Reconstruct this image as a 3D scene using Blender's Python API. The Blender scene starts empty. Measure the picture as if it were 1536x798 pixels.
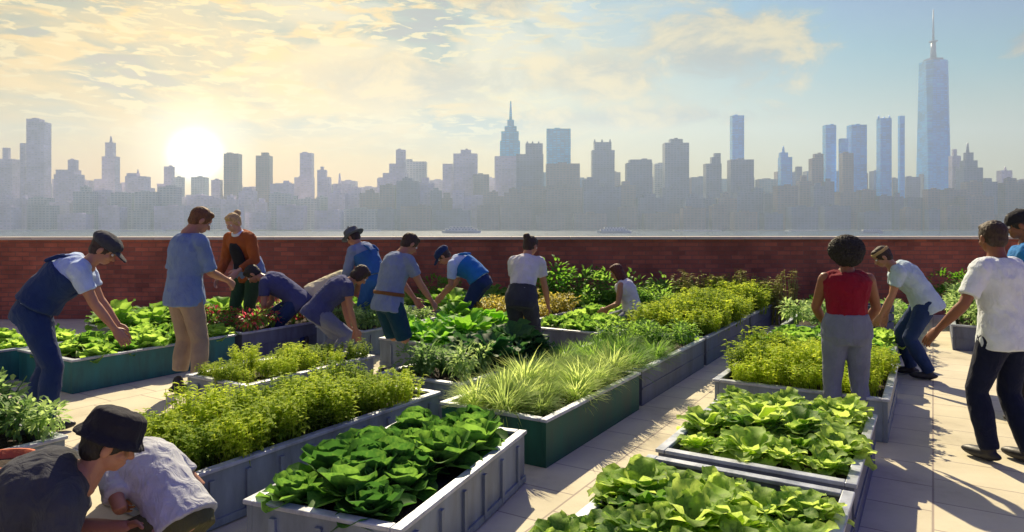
import bpy, bmesh, math, random
import numpy as np
from mathutils import Vector, Matrix, noise
random.seed(7)
R = math.radians
scene = bpy.context.scene
COL = scene.collection
F = 1027.0; CH = 1.6; HY = 335.0; CX = 768.0      # focal length in photo pixels, eye height, horizon row

def ground(px, py, z=0.0):
    Y = (CH - z) * F / (py - HY)
    return Vector(((px - CX) * Y / F, Y, z))
U = Vector((0.524, 0.852)); V = Vector((0.852, -0.524))
def st(s, t, z=0.0):
    p = U * s + V * t
    return Vector((p.x, p.y, z))
ROW = math.atan2(U.y, U.x)

# ------------------------------------------------------------------ materials
MATS = {}
def newmat(name):
    m = bpy.data.materials.new(name); m.use_nodes = True
    nt = m.node_tree; nt.nodes.clear()
    out = nt.nodes.new('ShaderNodeOutputMaterial')
    MATS[name] = m
    return m, nt, out
def N(nt, typ, **kw):
    n = nt.nodes.new(typ)
    for k, v in kw.items():
        if k in n.inputs: n.inputs[k].default_value = v
        else: setattr(n, k, v)
    return n
def L(nt, a, b): nt.links.new(a, b)
def ramp(nt, fac, stops, interp='LINEAR'):
    r = nt.nodes.new('ShaderNodeValToRGB'); r.color_ramp.interpolation = interp
    e = r.color_ramp.elements
    while len(e) > 1: e.remove(e[-1])
    e[0].position = stops[0][0]; e[0].color = (*stops[0][1], 1)
    for p, c in stops[1:]:
        x = e.new(p); x.color = (*c, 1)
    L(nt, fac, r.inputs['Fac']); return r
def math_(nt, op, a, b=None, c=None, clamp=False):
    n = nt.nodes.new('ShaderNodeMath'); n.operation = op; n.use_clamp = clamp
    for i, v in enumerate((a, b, c)):
        if v is None: continue
        if isinstance(v, (int, float)): n.inputs[i].default_value = v
        else: L(nt, v, n.inputs[i])
    return n.outputs[0]

def mat_basic(name, col, rough=0.8, var=0.15, scale=6.0, bump=0.3, bscale=40.0, metal=0.0, sheen=0.0, coords='Object', spec=0.4, dist=0.01):
    m, nt, out = newmat(name)
    b = N(nt, 'ShaderNodeBsdfPrincipled', Roughness=rough, Metallic=metal)
    b.inputs['Specular IOR Level'].default_value = spec
    if sheen: b.inputs['Sheen Weight'].default_value = sheen
    tc = N(nt, 'ShaderNodeTexCoord')
    n1 = N(nt, 'ShaderNodeTexNoise', Scale=scale, Detail=6.0, Roughness=0.6)
    L(nt, tc.outputs[coords], n1.inputs['Vector'])
    lo = tuple(c * (1 - var) for c in col); hi = tuple(min(1, c * (1 + var)) for c in col)
    r = ramp(nt, n1.outputs['Fac'], [(0.3, lo), (0.7, hi)])
    L(nt, r.outputs['Color'], b.inputs['Base Color'])
    if bump:
        n2 = N(nt, 'ShaderNodeTexNoise', Scale=bscale, Detail=4.0)
        L(nt, tc.outputs[coords], n2.inputs['Vector'])
        bp = N(nt, 'ShaderNodeBump', Strength=bump, Distance=dist)
        L(nt, n2.outputs['Fac'], bp.inputs['Height']); L(nt, bp.outputs['Normal'], b.inputs['Normal'])
    L(nt, b.outputs[0], out.inputs[0])
    return m

def mat_leaf(name, dark, light, rough=0.5, trans=0.4, nscale=9.0):
    m, nt, out = newmat(name)
    tc = N(nt, 'ShaderNodeTexCoord'); oi = N(nt, 'ShaderNodeObjectInfo')
    n1 = N(nt, 'ShaderNodeTexNoise', Scale=nscale, Detail=3.0)
    L(nt, tc.outputs['Object'], n1.inputs['Vector'])
    f = math_(nt, 'ADD', n1.outputs['Fac'], math_(nt, 'MULTIPLY', math_(nt, 'SUBTRACT', oi.outputs['Random'], 0.5), 0.5))
    n3 = N(nt, 'ShaderNodeTexNoise', Scale=70.0, Detail=2.0); L(nt, tc.outputs['Object'], n3.inputs['Vector']); f = math_(nt, 'ADD', f, math_(nt, 'MULTIPLY', math_(nt, 'SUBTRACT', n3.outputs['Fac'], 0.5), 0.5))
    r = ramp(nt, f, [(0.28, dark), (0.72, light)])
    b = N(nt, 'ShaderNodeBsdfPrincipled', Roughness=rough)
    b.inputs['Specular IOR Level'].default_value = 0.18
    L(nt, r.outputs['Color'], b.inputs['Base Color'])
    t = N(nt, 'ShaderNodeBsdfTranslucent')
    hs = N(nt, 'ShaderNodeHueSaturation', Hue=0.475, Saturation=1.0, Value=2.1)
    L(nt, r.outputs['Color'], hs.inputs['Color']); L(nt, hs.outputs[0], t.inputs['Color'])
    mx = N(nt, 'ShaderNodeMixShader', Fac=trans)
    L(nt, b.outputs[0], mx.inputs[1]); L(nt, t.outputs[0], mx.inputs[2])
    L(nt, mx.outputs[0], out.inputs[0])
    return m

# plants
mat_leaf('leaf_cabbage', (0.03, 0.13, 0.02), (0.15, 0.35, 0.05), 0.6, 0.42)
mat_leaf('leaf_lettuce', (0.075, 0.225, 0.025), (0.300, 0.500, 0.088), 0.55, 0.5)
mat_leaf('leaf_sprout', (0.12, 0.22, 0.015), (0.38, 0.50, 0.05), 0.75, 0.5)
mat_leaf('leaf_kale', (0.062, 0.175, 0.025), (0.325, 0.475, 0.100), 0.6, 0.5)
mat_leaf('leaf_feather', (0.150, 0.250, 0.062), (0.388, 0.512, 0.163), 0.7, 0.5)
mat_leaf('leaf_dark', (0.015, 0.069, 0.025), (0.050, 0.163, 0.037), 0.6, 0.28)
mat_leaf('leaf_bright', (0.062, 0.213, 0.015), (0.150, 0.425, 0.037), 0.6, 0.42)
mat_leaf('leaf_mid', (0.056, 0.175, 0.025), (0.200, 0.388, 0.056), 0.65, 0.45)
mat_leaf('leaf_yellow', (0.250, 0.250, 0.031), (0.475, 0.450, 0.075), 0.5, 0.42)
mat_leaf('leaf_grey', (0.100, 0.213, 0.062), (0.300, 0.450, 0.150), 0.65, 0.42)
mat_leaf('leaf_red', (0.175, 0.037, 0.025), (0.275, 0.150, 0.050), 0.45, 0.35)
mat_leaf('flower_red', (0.35, 0.03, 0.03), (0.6, 0.1, 0.08), 0.5, 0.3)
mat_leaf('stalk_brown', (0.2, 0.22, 0.04), (0.38, 0.38, 0.10), 0.7, 0.15)
mat_basic('soil', (0.035, 0.024, 0.018), 0.95, 0.5, 14, 1.0, 60, dist=0.03)

# planters
def mat_metal_panel(name, col, rough=0.5):
    m, nt, out = newmat(name)
    tc = N(nt, 'ShaderNodeTexCoord')
    n1 = N(nt, 'ShaderNodeTexNoise', Scale=3.0, Detail=8.0, Roughness=0.65)
    mp = N(nt, 'ShaderNodeMapping'); mp.inputs['Scale'].default_value = (2.5, 2.5, 0.6)
    L(nt, tc.outputs['Object'], mp.inputs[0]); L(nt, mp.outputs[0], n1.inputs['Vector'])
    r = ramp(nt, n1.outputs['Fac'], [(0.25, tuple(c * .42 for c in col)), (0.5, tuple(c * .9 for c in col)), (0.8, tuple(min(1, c * 1.3) for c in col))])
    b = N(nt, 'ShaderNodeBsdfPrincipled', Roughness=rough, Metallic=0.15)
    L(nt, r.outputs[0], b.inputs['Base Color'])
    rr = math_(nt, 'MULTIPLY_ADD', n1.outputs['Fac'], 0.5, rough - 0.25)
    L(nt, rr, b.inputs['Roughness'])
    n2 = N(nt, 'ShaderNodeTexNoise', Scale=90.0, Detail=3.0)
    L(nt, tc.outputs['Object'], n2.inputs['Vector'])
    bp = N(nt, 'ShaderNodeBump', Strength=0.15, Distance=0.003)
    L(nt, n2.outputs[0], bp.inputs['Height']); L(nt, bp.outputs[0], b.inputs['Normal'])
    L(nt, b.outputs[0], out.inputs[0]); return m
mat_metal_panel('planter_blue', (0.21, 0.26, 0.33))
mat_metal_panel('planter_green', (0.012, 0.10, 0.07))
mat_metal_panel('planter_teal', (0.02, 0.15, 0.16))
mat_metal_panel('planter_rim', (0.42, 0.46, 0.54), 0.38)
mat_metal_panel('planter_board', (0.13, 0.15, 0.22), 0.6)

# people
mat_basic('skin_tan', (0.42, 0.20, 0.12), 0.5, 0.1, 8, 0.12, 120, dist=0.003)
mat_basic('skin_dark', (0.22, 0.085, 0.045), 0.45, 0.1, 8, 0.12, 120, dist=0.003)
mat_basic('skin_fair', (0.55, 0.31, 0.21), 0.5, 0.1, 8, 0.12, 120, dist=0.003)
mat_basic('eye_white', (0.8, 0.78, 0.74), 0.25, 0.02, 5, 0)
mat_basic('eye_dark', (0.02, 0.012, 0.01), 0.2, 0.02, 5, 0)
def cloth(name, col, var=0.14):
    m = mat_basic(name, col, 0.92, var, 7.0, 0.6, 300, sheen=0.06, dist=0.002, spec=0.15); nt = m.node_tree
    b = [n for n in nt.nodes if n.type == 'BSDF_PRINCIPLED'][0]; bp0 = [n for n in nt.nodes if n.type == 'BUMP'][0]; tc = [n for n in nt.nodes if n.type == 'TEX_COORD'][0]
    mp = N(nt, 'ShaderNodeMapping'); mp.inputs['Scale'].default_value = (1, 1, .55); mp.inputs['Rotation'].default_value = (.3, .4, 0); L(nt, tc.outputs['Object'], mp.inputs[0])
    n = N(nt, 'ShaderNodeTexNoise', Scale=11.0, Detail=3.0, Distortion=1.6); L(nt, mp.outputs[0], n.inputs['Vector'])
    rdg = math_(nt, 'ABSOLUTE', math_(nt, 'SUBTRACT', n.outputs['Fac'], .5))
    bp = N(nt, 'ShaderNodeBump', Strength=0.55, Distance=0.03); L(nt, rdg, bp.inputs['Height']); L(nt, bp0.outputs[0], bp.inputs['Normal']); L(nt, bp.outputs[0], b.inputs['Normal'])
    return m
for nm, c in dict(cloth_lightblue=(0.44, 0.56, 0.80), cloth_greylav=(0.46, 0.48, 0.52), cloth_navy=(0.018, 0.040, 0.12), cloth_midnight=(0.008, 0.012, 0.035), cloth_slate=(0.16, 0.24, 0.42),
                  cloth_khaki=(0.30, 0.23, 0.17), cloth_rust=(0.34, 0.09, 0.025), cloth_black=(0.018, 0.018, 0.026),
                  cloth_charcoal=(0.048, 0.052, 0.066), cloth_greyblue=(0.21, 0.27, 0.40), cloth_olive=(0.10, 0.10, 0.04),
                  cloth_cream=(0.6, 0.55, 0.38), cloth_plum=(0.06, 0.07, 0.17), cloth_denim=(0.035, 0.13, 0.34),
                  cloth_teal=(0.008, 0.05, 0.08), cloth_pale=(0.62, 0.62, 0.66), cloth_maroon=(0.22, 0.008, 0.025),
                  cloth_grey=(0.17, 0.19, 0.27), cloth_white=(0.68, 0.74, 0.80), cloth_royal=(0.02, 0.17, 0.48),
                  cloth_tan=(0.42, 0.30, 0.14), cloth_darkgreen=(0.03, 0.08, 0.04), cloth_hatgrey=(0.10, 0.12, 0.14),
                  cloth_paleblue=(0.44, 0.56, 0.66), leather=(0.2, 0.09, 0.03)).items():
    cloth(nm, c)
def mat_hair(name, col):
    m, nt, out = newmat(name)
    tc = N(nt, 'ShaderNodeTexCoord'); mp = N(nt, 'ShaderNodeMapping'); mp.inputs['Scale'].default_value = (1, 1, 0.18)
    n = N(nt, 'ShaderNodeTexNoise', Scale=140.0, Detail=4.0)
    L(nt, tc.outputs['Object'], mp.inputs[0]); L(nt, mp.outputs[0], n.inputs['Vector'])
    r = ramp(nt, n.outputs[0], [(0.3, tuple(c * .5 for c in col)), (0.7, tuple(c * 1.5 for c in col))])
    b = N(nt, 'ShaderNodeBsdfPrincipled', Roughness=0.7); L(nt, r.outputs[0], b.inputs['Base Color'])
    bp = N(nt, 'ShaderNodeBump', Strength=0.7, Distance=0.006); L(nt, n.outputs[0], bp.inputs['Height']); L(nt, bp.outputs[0], b.inputs['Normal'])
    L(nt, b.outputs[0], out.inputs[0])
mat_hair('hair_dark', (0.035, 0.018, 0.013)); mat_hair('hair_black', (0.012, 0.010, 0.010))
mat_hair('hair_brown', (0.13, 0.05, 0.015)); mat_hair('hair_blonde', (0.5, 0.33, 0.13)); mat_hair('hair_chestnut', (0.09, 0.018, 0.012))
mat_basic('shoe_dark', (0.02, 0.02, 0.025), 0.5, 0.2, 10, 0.1)
mat_basic('terracotta', (0.45, 0.11, 0.05), 0.8, 0.15, 8, 0.3)
mat_basic('crate_navy', (0.04, 0.06, 0.13), 0.6, 0.2, 8, 0.2)
mat_basic('stake_wood', (0.35, 0.26, 0.15), 0.85, 0.25, 20, 0.5)
mat_basic('coping', (0.62, 0.55, 0.45), 0.85, 0.12, 3, 0.4, 30)
mat_basic('boat_white', (0.8, 0.8, 0.8), 0.5, 0.05, 1, 0)
mat_basic('boat_dark', (0.12, 0.16, 0.25), 0.5, 0.1, 1, 0)
mat_basic('pier_mat', (0.55, 0.56, 0.6), 0.8, 0.1, .1, 0)
mat_basic('shore', (0.14, 0.15, 0.17), 0.9, 0.3, .01, 0)

# brick
m, nt, out = newmat('brick')
tc = N(nt, 'ShaderNodeTexCoord'); mp = N(nt, 'ShaderNodeMapping'); mp.inputs['Rotation'].default_value = (R(90), 0, 0)
L(nt, tc.outputs['Object'], mp.inputs[0])
br = N(nt, 'ShaderNodeTexBrick', Scale=1.0)
br.inputs['Brick Width'].default_value = 0.23; br.inputs['Row Height'].default_value = 0.075
br.inputs['Mortar Size'].default_value = 0.007; br.inputs['Mortar Smooth'].default_value = 0.3; br.inputs['Bias'].default_value = -0.1
br.inputs['Color1'].default_value = (0.52, 0.155, 0.085, 1); br.inputs['Color2'].default_value = (0.31, 0.095, 0.058, 1)
br.inputs['Mortar'].default_value = (0.26, 0.13, 0.09, 1)
L(nt, mp.outputs[0], br.inputs['Vector'])
nz = N(nt, 'ShaderNodeTexNoise', Scale=0.9, Detail=8.0, Roughness=0.7); L(nt, mp.outputs[0], nz.inputs['Vector'])
rp = ramp(nt, nz.outputs[0], [(0.3, (0.5, 0.48, 0.48)), (0.5, (0.95, .93, .93)), (0.7, (1.35, 1.3, 1.3))])
mx = N(nt, 'ShaderNodeMix', data_type='RGBA', blend_type='MULTIPLY'); mx.inputs[0].default_value = 1
L(nt, br.outputs['Color'], mx.inputs[6]); L(nt, rp.outputs[0], mx.inputs[7])
b = N(nt, 'ShaderNodeBsdfPrincipled', Roughness=0.9); L(nt, mx.outputs[2], b.inputs['Base Color'])
bp = N(nt, 'ShaderNodeBump', Strength=0.8, Distance=0.008, invert=True); L(nt, br.outputs['Fac'], bp.inputs['Height']); L(nt, bp.outputs[0], b.inputs['Normal'])
L(nt, b.outputs[0], out.inputs[0])

# paving slabs: grid turned to the bed rows
m, nt, out = newmat('paving')
tc = N(nt, 'ShaderNodeTexCoord'); mp = N(nt, 'ShaderNodeMapping'); mp.inputs['Rotation'].default_value = (0, 0, -ROW)
L(nt, tc.outputs['Object'], mp.inputs[0])
br = N(nt, 'ShaderNodeTexBrick', Scale=1.0, offset=0.37, offset_frequency=2)
br.inputs['Brick Width'].default_value = 0.42; br.inputs['Row Height'].default_value = 0.9
br.inputs['Mortar Size'].default_value = 0.006; br.inputs['Mortar Smooth'].default_value = 0.1
br.inputs['Color1'].default_value = (0.58, 0.54, 0.40, 1); br.inputs['Color2'].default_value = (0.64, 0.59, 0.44, 1)
br.inputs['Mortar'].default_value = (0.36, 0.31, 0.26, 1)
L(nt, mp.outputs[0], br.inputs['Vector'])
nz = N(nt, 'ShaderNodeTexNoise', Scale=1.3, Detail=9.0, Roughness=0.65); L(nt, tc.outputs['Object'], nz.inputs['Vector'])
rp = ramp(nt, nz.outputs[0], [(0.28, (0.66, 0.64, 0.63)), (0.42, (0.88, 0.87, 0.86)), (0.6, (1.0, 1.0, 1.0)), (0.75, (1.06, 1.05, 1.04))])
mx = N(nt, 'ShaderNodeMix', data_type='RGBA', blend_type='MULTIPLY'); mx.inputs[0].default_value = 1
L(nt, br.outputs['Color'], mx.inputs[6]); L(nt, rp.outputs[0], mx.inputs[7])
b = N(nt, 'ShaderNodeBsdfPrincipled', Roughness=0.85); L(nt, mx.outputs[2], b.inputs['Base Color'])
b.inputs['Specular IOR Level'].default_value = 0.2
n2 = N(nt, 'ShaderNodeTexNoise', Scale=45.0, Detail=5.0); L(nt, tc.outputs['Object'], n2.inputs['Vector'])
hh = math_(nt, 'SUBTRACT', math_(nt, 'MULTIPLY', n2.outputs[0], 0.5), br.outputs['Fac'])
bp = N(nt, 'ShaderNodeBump', Strength=0.5, Distance=0.006); L(nt, hh, bp.inputs['Height']); L(nt, bp.outputs[0], b.inputs['Normal'])
L(nt, b.outputs[0], out.inputs[0])

# water
m, nt, out = newmat('water')
tc = N(nt, 'ShaderNodeTexCoord'); mp = N(nt, 'ShaderNodeMapping'); mp.inputs['Scale'].default_value = (0.02, 0.07, 1)
L(nt, tc.outputs['Object'], mp.inputs[0])
n2 = N(nt, 'ShaderNodeTexNoise', Scale=1.0, Detail=6.0); L(nt, mp.outputs[0], n2.inputs['Vector'])
b = N(nt, 'ShaderNodeBsdfPrincipled', Roughness=0.18); b.inputs['Base Color'].default_value = (0.05, 0.09, 0.13, 1)
bp = N(nt, 'ShaderNodeBump', Strength=0.25, Distance=1.5); L(nt, n2.outputs[0], bp.inputs['Height']); L(nt, bp.outputs[0], b.inputs['Normal'])
L(nt, b.outputs[0], out.inputs[0])

# facades with rows of windows
def mat_facade(name, wall, glass, w=11.0, h=7.5, rough=0.35):
    m, nt, out = newmat(name)
    tc = N(nt, 'ShaderNodeTexCoord')
    sep = N(nt, 'ShaderNodeSeparateXYZ'); L(nt, tc.outputs['Object'], sep.inputs[0])
    cx = N(nt, 'ShaderNodeCombineXYZ')
    L(nt, math_(nt, 'ADD', sep.outputs[0], sep.outputs[1]), cx.inputs[0]); L(nt, sep.outputs[2], cx.inputs[1])
    br = N(nt, 'ShaderNodeTexBrick', Scale=1.0, offset=0.0)
    br.inputs['Brick Width'].default_value = w; br.inputs['Row Height'].default_value = h
    br.inputs['Mortar Size'].default_value = 1.7; br.inputs['Mortar Smooth'].default_value = 0.0
    br.inputs['Color1'].default_value = (*glass, 1); br.inputs['Color2'].default_value = (*[g * 1.6 for g in glass], 1)
    br.inputs['Mortar'].default_value = (*wall, 1)
    L(nt, cx.outputs[0], br.inputs['Vector'])
    nz = N(nt, 'ShaderNodeTexNoise', Scale=0.02, Detail=4.0); L(nt, tc.outputs['Object'], nz.inputs['Vector'])
    rp = ramp(nt, nz.outputs[0], [(0.3, (0.75,) * 3), (0.7, (1.2,) * 3)])
    mx = N(nt, 'ShaderNodeMix', data_type='RGBA', blend_type='MULTIPLY'); mx.inputs[0].default_value = 1
    L(nt, br.outputs['Color'], mx.inputs[6]); L(nt, rp.outputs[0], mx.inputs[7])
    b = N(nt, 'ShaderNodeBsdfPrincipled', Roughness=rough); L(nt, mx.outputs[2], b.inputs['Base Color'])
    L(nt, b.outputs[0], out.inputs[0])
mat_facade('facade_grey', (0.62, 0.54, 0.66), (0.42, 0.38, 0.50))  # lightened so the left of the city carries bright haze in its colour
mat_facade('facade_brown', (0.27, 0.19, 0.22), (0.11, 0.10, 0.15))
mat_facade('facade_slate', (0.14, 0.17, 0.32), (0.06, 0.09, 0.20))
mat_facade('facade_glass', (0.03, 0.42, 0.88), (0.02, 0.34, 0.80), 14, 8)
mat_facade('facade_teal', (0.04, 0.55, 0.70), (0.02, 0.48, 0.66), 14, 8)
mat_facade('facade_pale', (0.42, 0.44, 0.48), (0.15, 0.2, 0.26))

# ------------------------------------------------------------------ object helpers
def link(name, me, mats=(), parent=None, loc=(0, 0, 0), rotz=0.0, scale=1.0):
    o = bpy.data.objects.new(name, me); COL.objects.link(o)
    for mm in ([mats] if isinstance(mats, str) else mats): me.materials.append(MATS[mm])
    if parent: o.parent = parent
    o.location = loc; o.rotation_euler = (0, 0, rotz)
    o.scale = (scale,) * 3
    return o
def tag(o, label, cat, group=None, kind=None):
    if label: o['label'] = label
    if cat: o['category'] = cat
    if group: o['group'] = group
    if kind: o['kind'] = kind
    return o
def empty(name, loc, rotz=0):
    o = bpy.data.objects.new(name, None); COL.objects.link(o); o.location = loc; o.rotation_euler = (0, 0, rotz)
    o.empty_display_size = 0.2
    return o
class MB:
    def __init__(s): s.v = []; s.f = []; s.sm = []; s.mi = []
    def add(s, vs, fs, smooth=True, mi=0):
        o = len(s.v); s.v += [tuple(v) for v in vs]
        s.f += [tuple(i + o for i in f) for f in fs]; s.sm += [smooth] * len(fs); s.mi += [mi] * len(fs)
    def box(s, c, d, rz=0.0, top=1.0, mi=0):
        M = Matrix.Rotation(rz, 3, 'Z'); c = Vector(c)
        vs = []
        for z in (-1, 1):
            k = top if z > 0 else 1.0
            for x, y in ((-1, -1), (1, -1), (1, 1), (-1, 1)):
                vs.append(c + M @ Vector((x * d[0] / 2 * k, y * d[1] / 2 * k, z * d[2] / 2)))
        s.add(vs, [(0, 3, 2, 1), (4, 5, 6, 7), (0, 1, 5, 4), (1, 2, 6, 5), (2, 3, 7, 6), (3, 0, 4, 7)], False, mi)
    def loft(s, rings, n=16, cap=True, mi=0):
        """rings: (centre, xaxis, yaxis, rx, ry)"""
        vs = []; k = len(rings)
        for c, xa, ya, rx, ry in rings:
            for i in range(n):
                a = 2 * math.pi * i / n
                vs.append(c + xa * (rx * math.cos(a)) + ya * (ry * math.sin(a)))
        fs = []
        for j in range(k - 1):
            for i in range(n):
                i2 = (i + 1) % n
                fs.append((j * n + i, j * n + i2, (j + 1) * n + i2, (j + 1) * n + i))
        if cap:
            fs.append(tuple(range(n - 1, -1, -1))); fs.append(tuple((k - 1) * n + i for i in range(n)))
        s.add(vs, fs, True, mi)
    def tube(s, pts, rad, n=12, cap=True, mi=0, roundend=True):
        rings = []; pts = [Vector(p) for p in pts]
        for i, p in enumerate(pts):
            d = (pts[min(i + 1, len(pts) - 1)] - pts[max(i - 1, 0)])
            if d.length < 1e-6: d = Vector((0, 0, 1))
            d.normalize()
            a = Vector((1, 0, 0)) if abs(d.x) < 0.8 else Vector((0, 1, 0))
            xa = (a - d * a.dot(d)).normalized(); ya = d.cross(xa)
            rings.append((p, xa, ya, rad[i], rad[i]))
        if roundend:
            p, xa, ya, r1, _ = rings[0]; d = xa.cross(ya)
            rings = [(p - d * r1 * .95, xa, ya, r1 * .25, r1 * .25), (p - d * r1 * .65, xa, ya, r1 * .75, r1 * .75)] + rings
            p, xa, ya, r1, _ = rings[-1]; d = xa.cross(ya)
            rings += [(p + d * r1 * .65, xa, ya, r1 * .75, r1 * .75), (p + d * r1 * .95, xa, ya, r1 * .25, r1 * .25)]
        s.loft(rings, n, cap, mi)
    def ell(s, c, r, M=None, n=16, mi=0):
        c = Vector(c); rings = []; M = M or Matrix.Identity(3)
        X = M @ Vector((1, 0, 0)); Y = M @ Vector((0, 1, 0)); Z = M @ Vector((0, 0, 1))
        m = 10
        for j in range(m + 1):
            t = -math.pi / 2 + math.pi * j / m
            q = max(0.03, math.cos(t))
            rings.append((c + Z * (r[2] * math.sin(t)), X, Y, r[0] * q, r[1] * q))
        s.loft(rings, n, True, mi)
    def mesh(s, name='mesh'):
        me = bpy.data.meshes.new(name); me.from_pydata(s.v, [], s.f)
        me.polygons.foreach_set('use_smooth', s.sm); me.polygons.foreach_set('material_index', s.mi)
        me.update(); return me
    def obj(s, name, mats, parent=None, **kw): return link(name, s.mesh(name), mats, parent, **kw)

TMP = bpy.data.scenes.new('tmp')
def remesh(mb, vox, smooth=3, fold=0.0, fscale=9.0, seed=0, subd=False):
    me = mb.mesh('tmp'); o = bpy.data.objects.new('tmp', me); TMP.collection.objects.link(o)
    md = o.modifiers.new('r', 'REMESH'); md.mode = 'VOXEL'; md.voxel_size = vox; md.use_smooth_shade = True
    if smooth:
        ms = o.modifiers.new('s', 'SMOOTH'); ms.factor = 0.5; ms.iterations = smooth
    vl = TMP.view_layers[0]; vl.update(); dg = vl.depsgraph; ev = o.evaluated_get(dg)
    out = bpy.data.meshes.new_from_object(ev, depsgraph=dg)
    bpy.data.objects.remove(o); bpy.data.meshes.remove(me)
    out.materials.clear()
    if fold:
        n = len(out.vertices); co_ = np.empty(n * 3, dtype=np.float32); no_ = np.empty(n * 3, dtype=np.float32)
        out.vertices.foreach_get('co', co_); out.vertices.foreach_get('normal', no_)
        co_ = co_.reshape(-1, 3); no_ = no_.reshape(-1, 3); ww = np.empty((n, 1), dtype=np.float32)
        for i in range(n):
            q = Vector((co_[i, 0] * fscale, co_[i, 1] * fscale, co_[i, 2] * fscale * 0.75 + seed * 7.3))
            ww[i, 0] = max(-.35, 1 - abs(noise.noise(q) + 0.5 * noise.noise(q * 2.3)) * 2.0)
        out.vertices.foreach_set('co', (co_ + no_ * (fold * ww)).ravel())
    out.polygons.foreach_set('use_smooth', [True] * len(out.polygons))
    out.update(); return out
def join_mesh(a, b, M=None, mi=0):
    """append mesh b (transformed) into a bmesh a"""
    b2 = b.copy()
    if M: b2.transform(M)
    a.from_mesh(b2); bpy.data.meshes.remove(b2)

# ------------------------------------------------------------------ people
def head_template():
    mb = MB()
    mb.ell((0, -0.012, 0.135), (0.076, 0.096, 0.088)); mb.ell((0, 0.018, 0.075), (0.060, 0.068, 0.068))
    mb.ell((0, 0.052, 0.035), (0.030, 0.026, 0.022)); mb.ell((0, 0.062, 0.145), (0.050, 0.022, 0.020))
    for sx in (-1, 1):
        mb.ell((sx * 0.037, 0.050, 0.085), (0.024, 0.026, 0.022))
        mb.ell((sx * 0.080, -0.012, 0.10), (0.011, 0.020, 0.032), Matrix.Rotation(R(-12), 3, 'X'))
    mb.tube([(0, 0.076, 0.122), (0, 0.098, 0.084)], [0.009, 0.014], n=10)
    mb.ell((0, 0.080, 0.082), (0.019, 0.012, 0.009))
    mb.ell((0, 0.078, 0.056), (0.023, 0.012, 0.007)); mb.ell((0, 0.075, 0.045), (0.021, 0.012, 0.008))
    mb.tube([(0, -0.03, -0.06), (0, -0.022, 0.0), (0, -0.018, 0.07)], [0.062, 0.055, 0.055])
    me = remesh(mb, 0.0055, 2)
    for v in me.vertices:
        for sx in (-1, 1):
            d = (v.co - Vector((sx * 0.031, 0.078, 0.118))); q = math.exp(-(d.x / .017) ** 2 - (d.z / .012) ** 2 - (d.y / .03) ** 2)
            v.co.y -= 0.011 * q
    return me
def hand_template(grip):
    """wrist at origin, fingers towards +Y, palm facing -Z, thumb towards +X"""
    mb = MB()
    mb.loft([(Vector((0, y, 0)), Vector((1, 0, 0)), Vector((0, 0, 1)), rx, rz) for y, rx, rz in
             ((-0.03, .026, .021), (0, .027, .019), (.03, .036, .017), (.06, .041, .016), (.088, .040, .014), (.096, .036, .010))], n=14)
    for i, (x, ln) in enumerate(((0.030, .072), (0.010, .080), (-0.011, .074), (-0.031, .058))):
        p = Vector((x, .088, 0)); a = R(12 if grip < .5 else 42) + i * R(3); pts = [p - Vector((0, .02, 0)), p]
        an = a * .6
        for k, fr in enumerate((.45, .32, .23)):
            p = p + Vector((x * .10, math.cos(an), -math.sin(an))) * (ln * fr); pts.append(p.copy()); an += a
        mb.tube(pts, [.0095, .0092, .0085, .0078, .0065], n=8)
    mb.tube([(.022, .012, -.004), (.045, .036, -.014), (.056, .062, -.022 - .012 * grip), (.055, .084, -.028 - .02 * grip)], [.014, .0125, .0105, .008], n=8)
    return remesh(mb, 0.0042, 1)
HEAD = head_template(); HANDS = (hand_template(0.0), hand_template(1.0))
def frame(y, up):
    """rotation whose +Y is y and whose +Z is near up"""
    y = y.normalized(); x = y.cross(up)
    if x.length < 1e-4: x = Vector((1, 0, 0))
    x.normalize(); z = x.cross(y)
    return Matrix((x, y, z)).transposed()
def ik(a, b, l1, l2, pole):
    d = b - a; D = d.length
    if D > (l1 + l2) * 0.995: b = a + d * ((l1 + l2) * 0.995 / D); d = b - a; D = d.length
    D = max(D, abs(l1 - l2) + 0.02)
    ca = (l1 * l1 + D * D - l2 * l2) / (2 * l1 * D); ca = max(-1, min(1, ca))
    n = d.normalized(); p = (pole - n * pole.dot(n)).normalized()
    return a + n * (l1 * ca) + p * (l1 * math.sqrt(1 - ca * ca)), b

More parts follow.
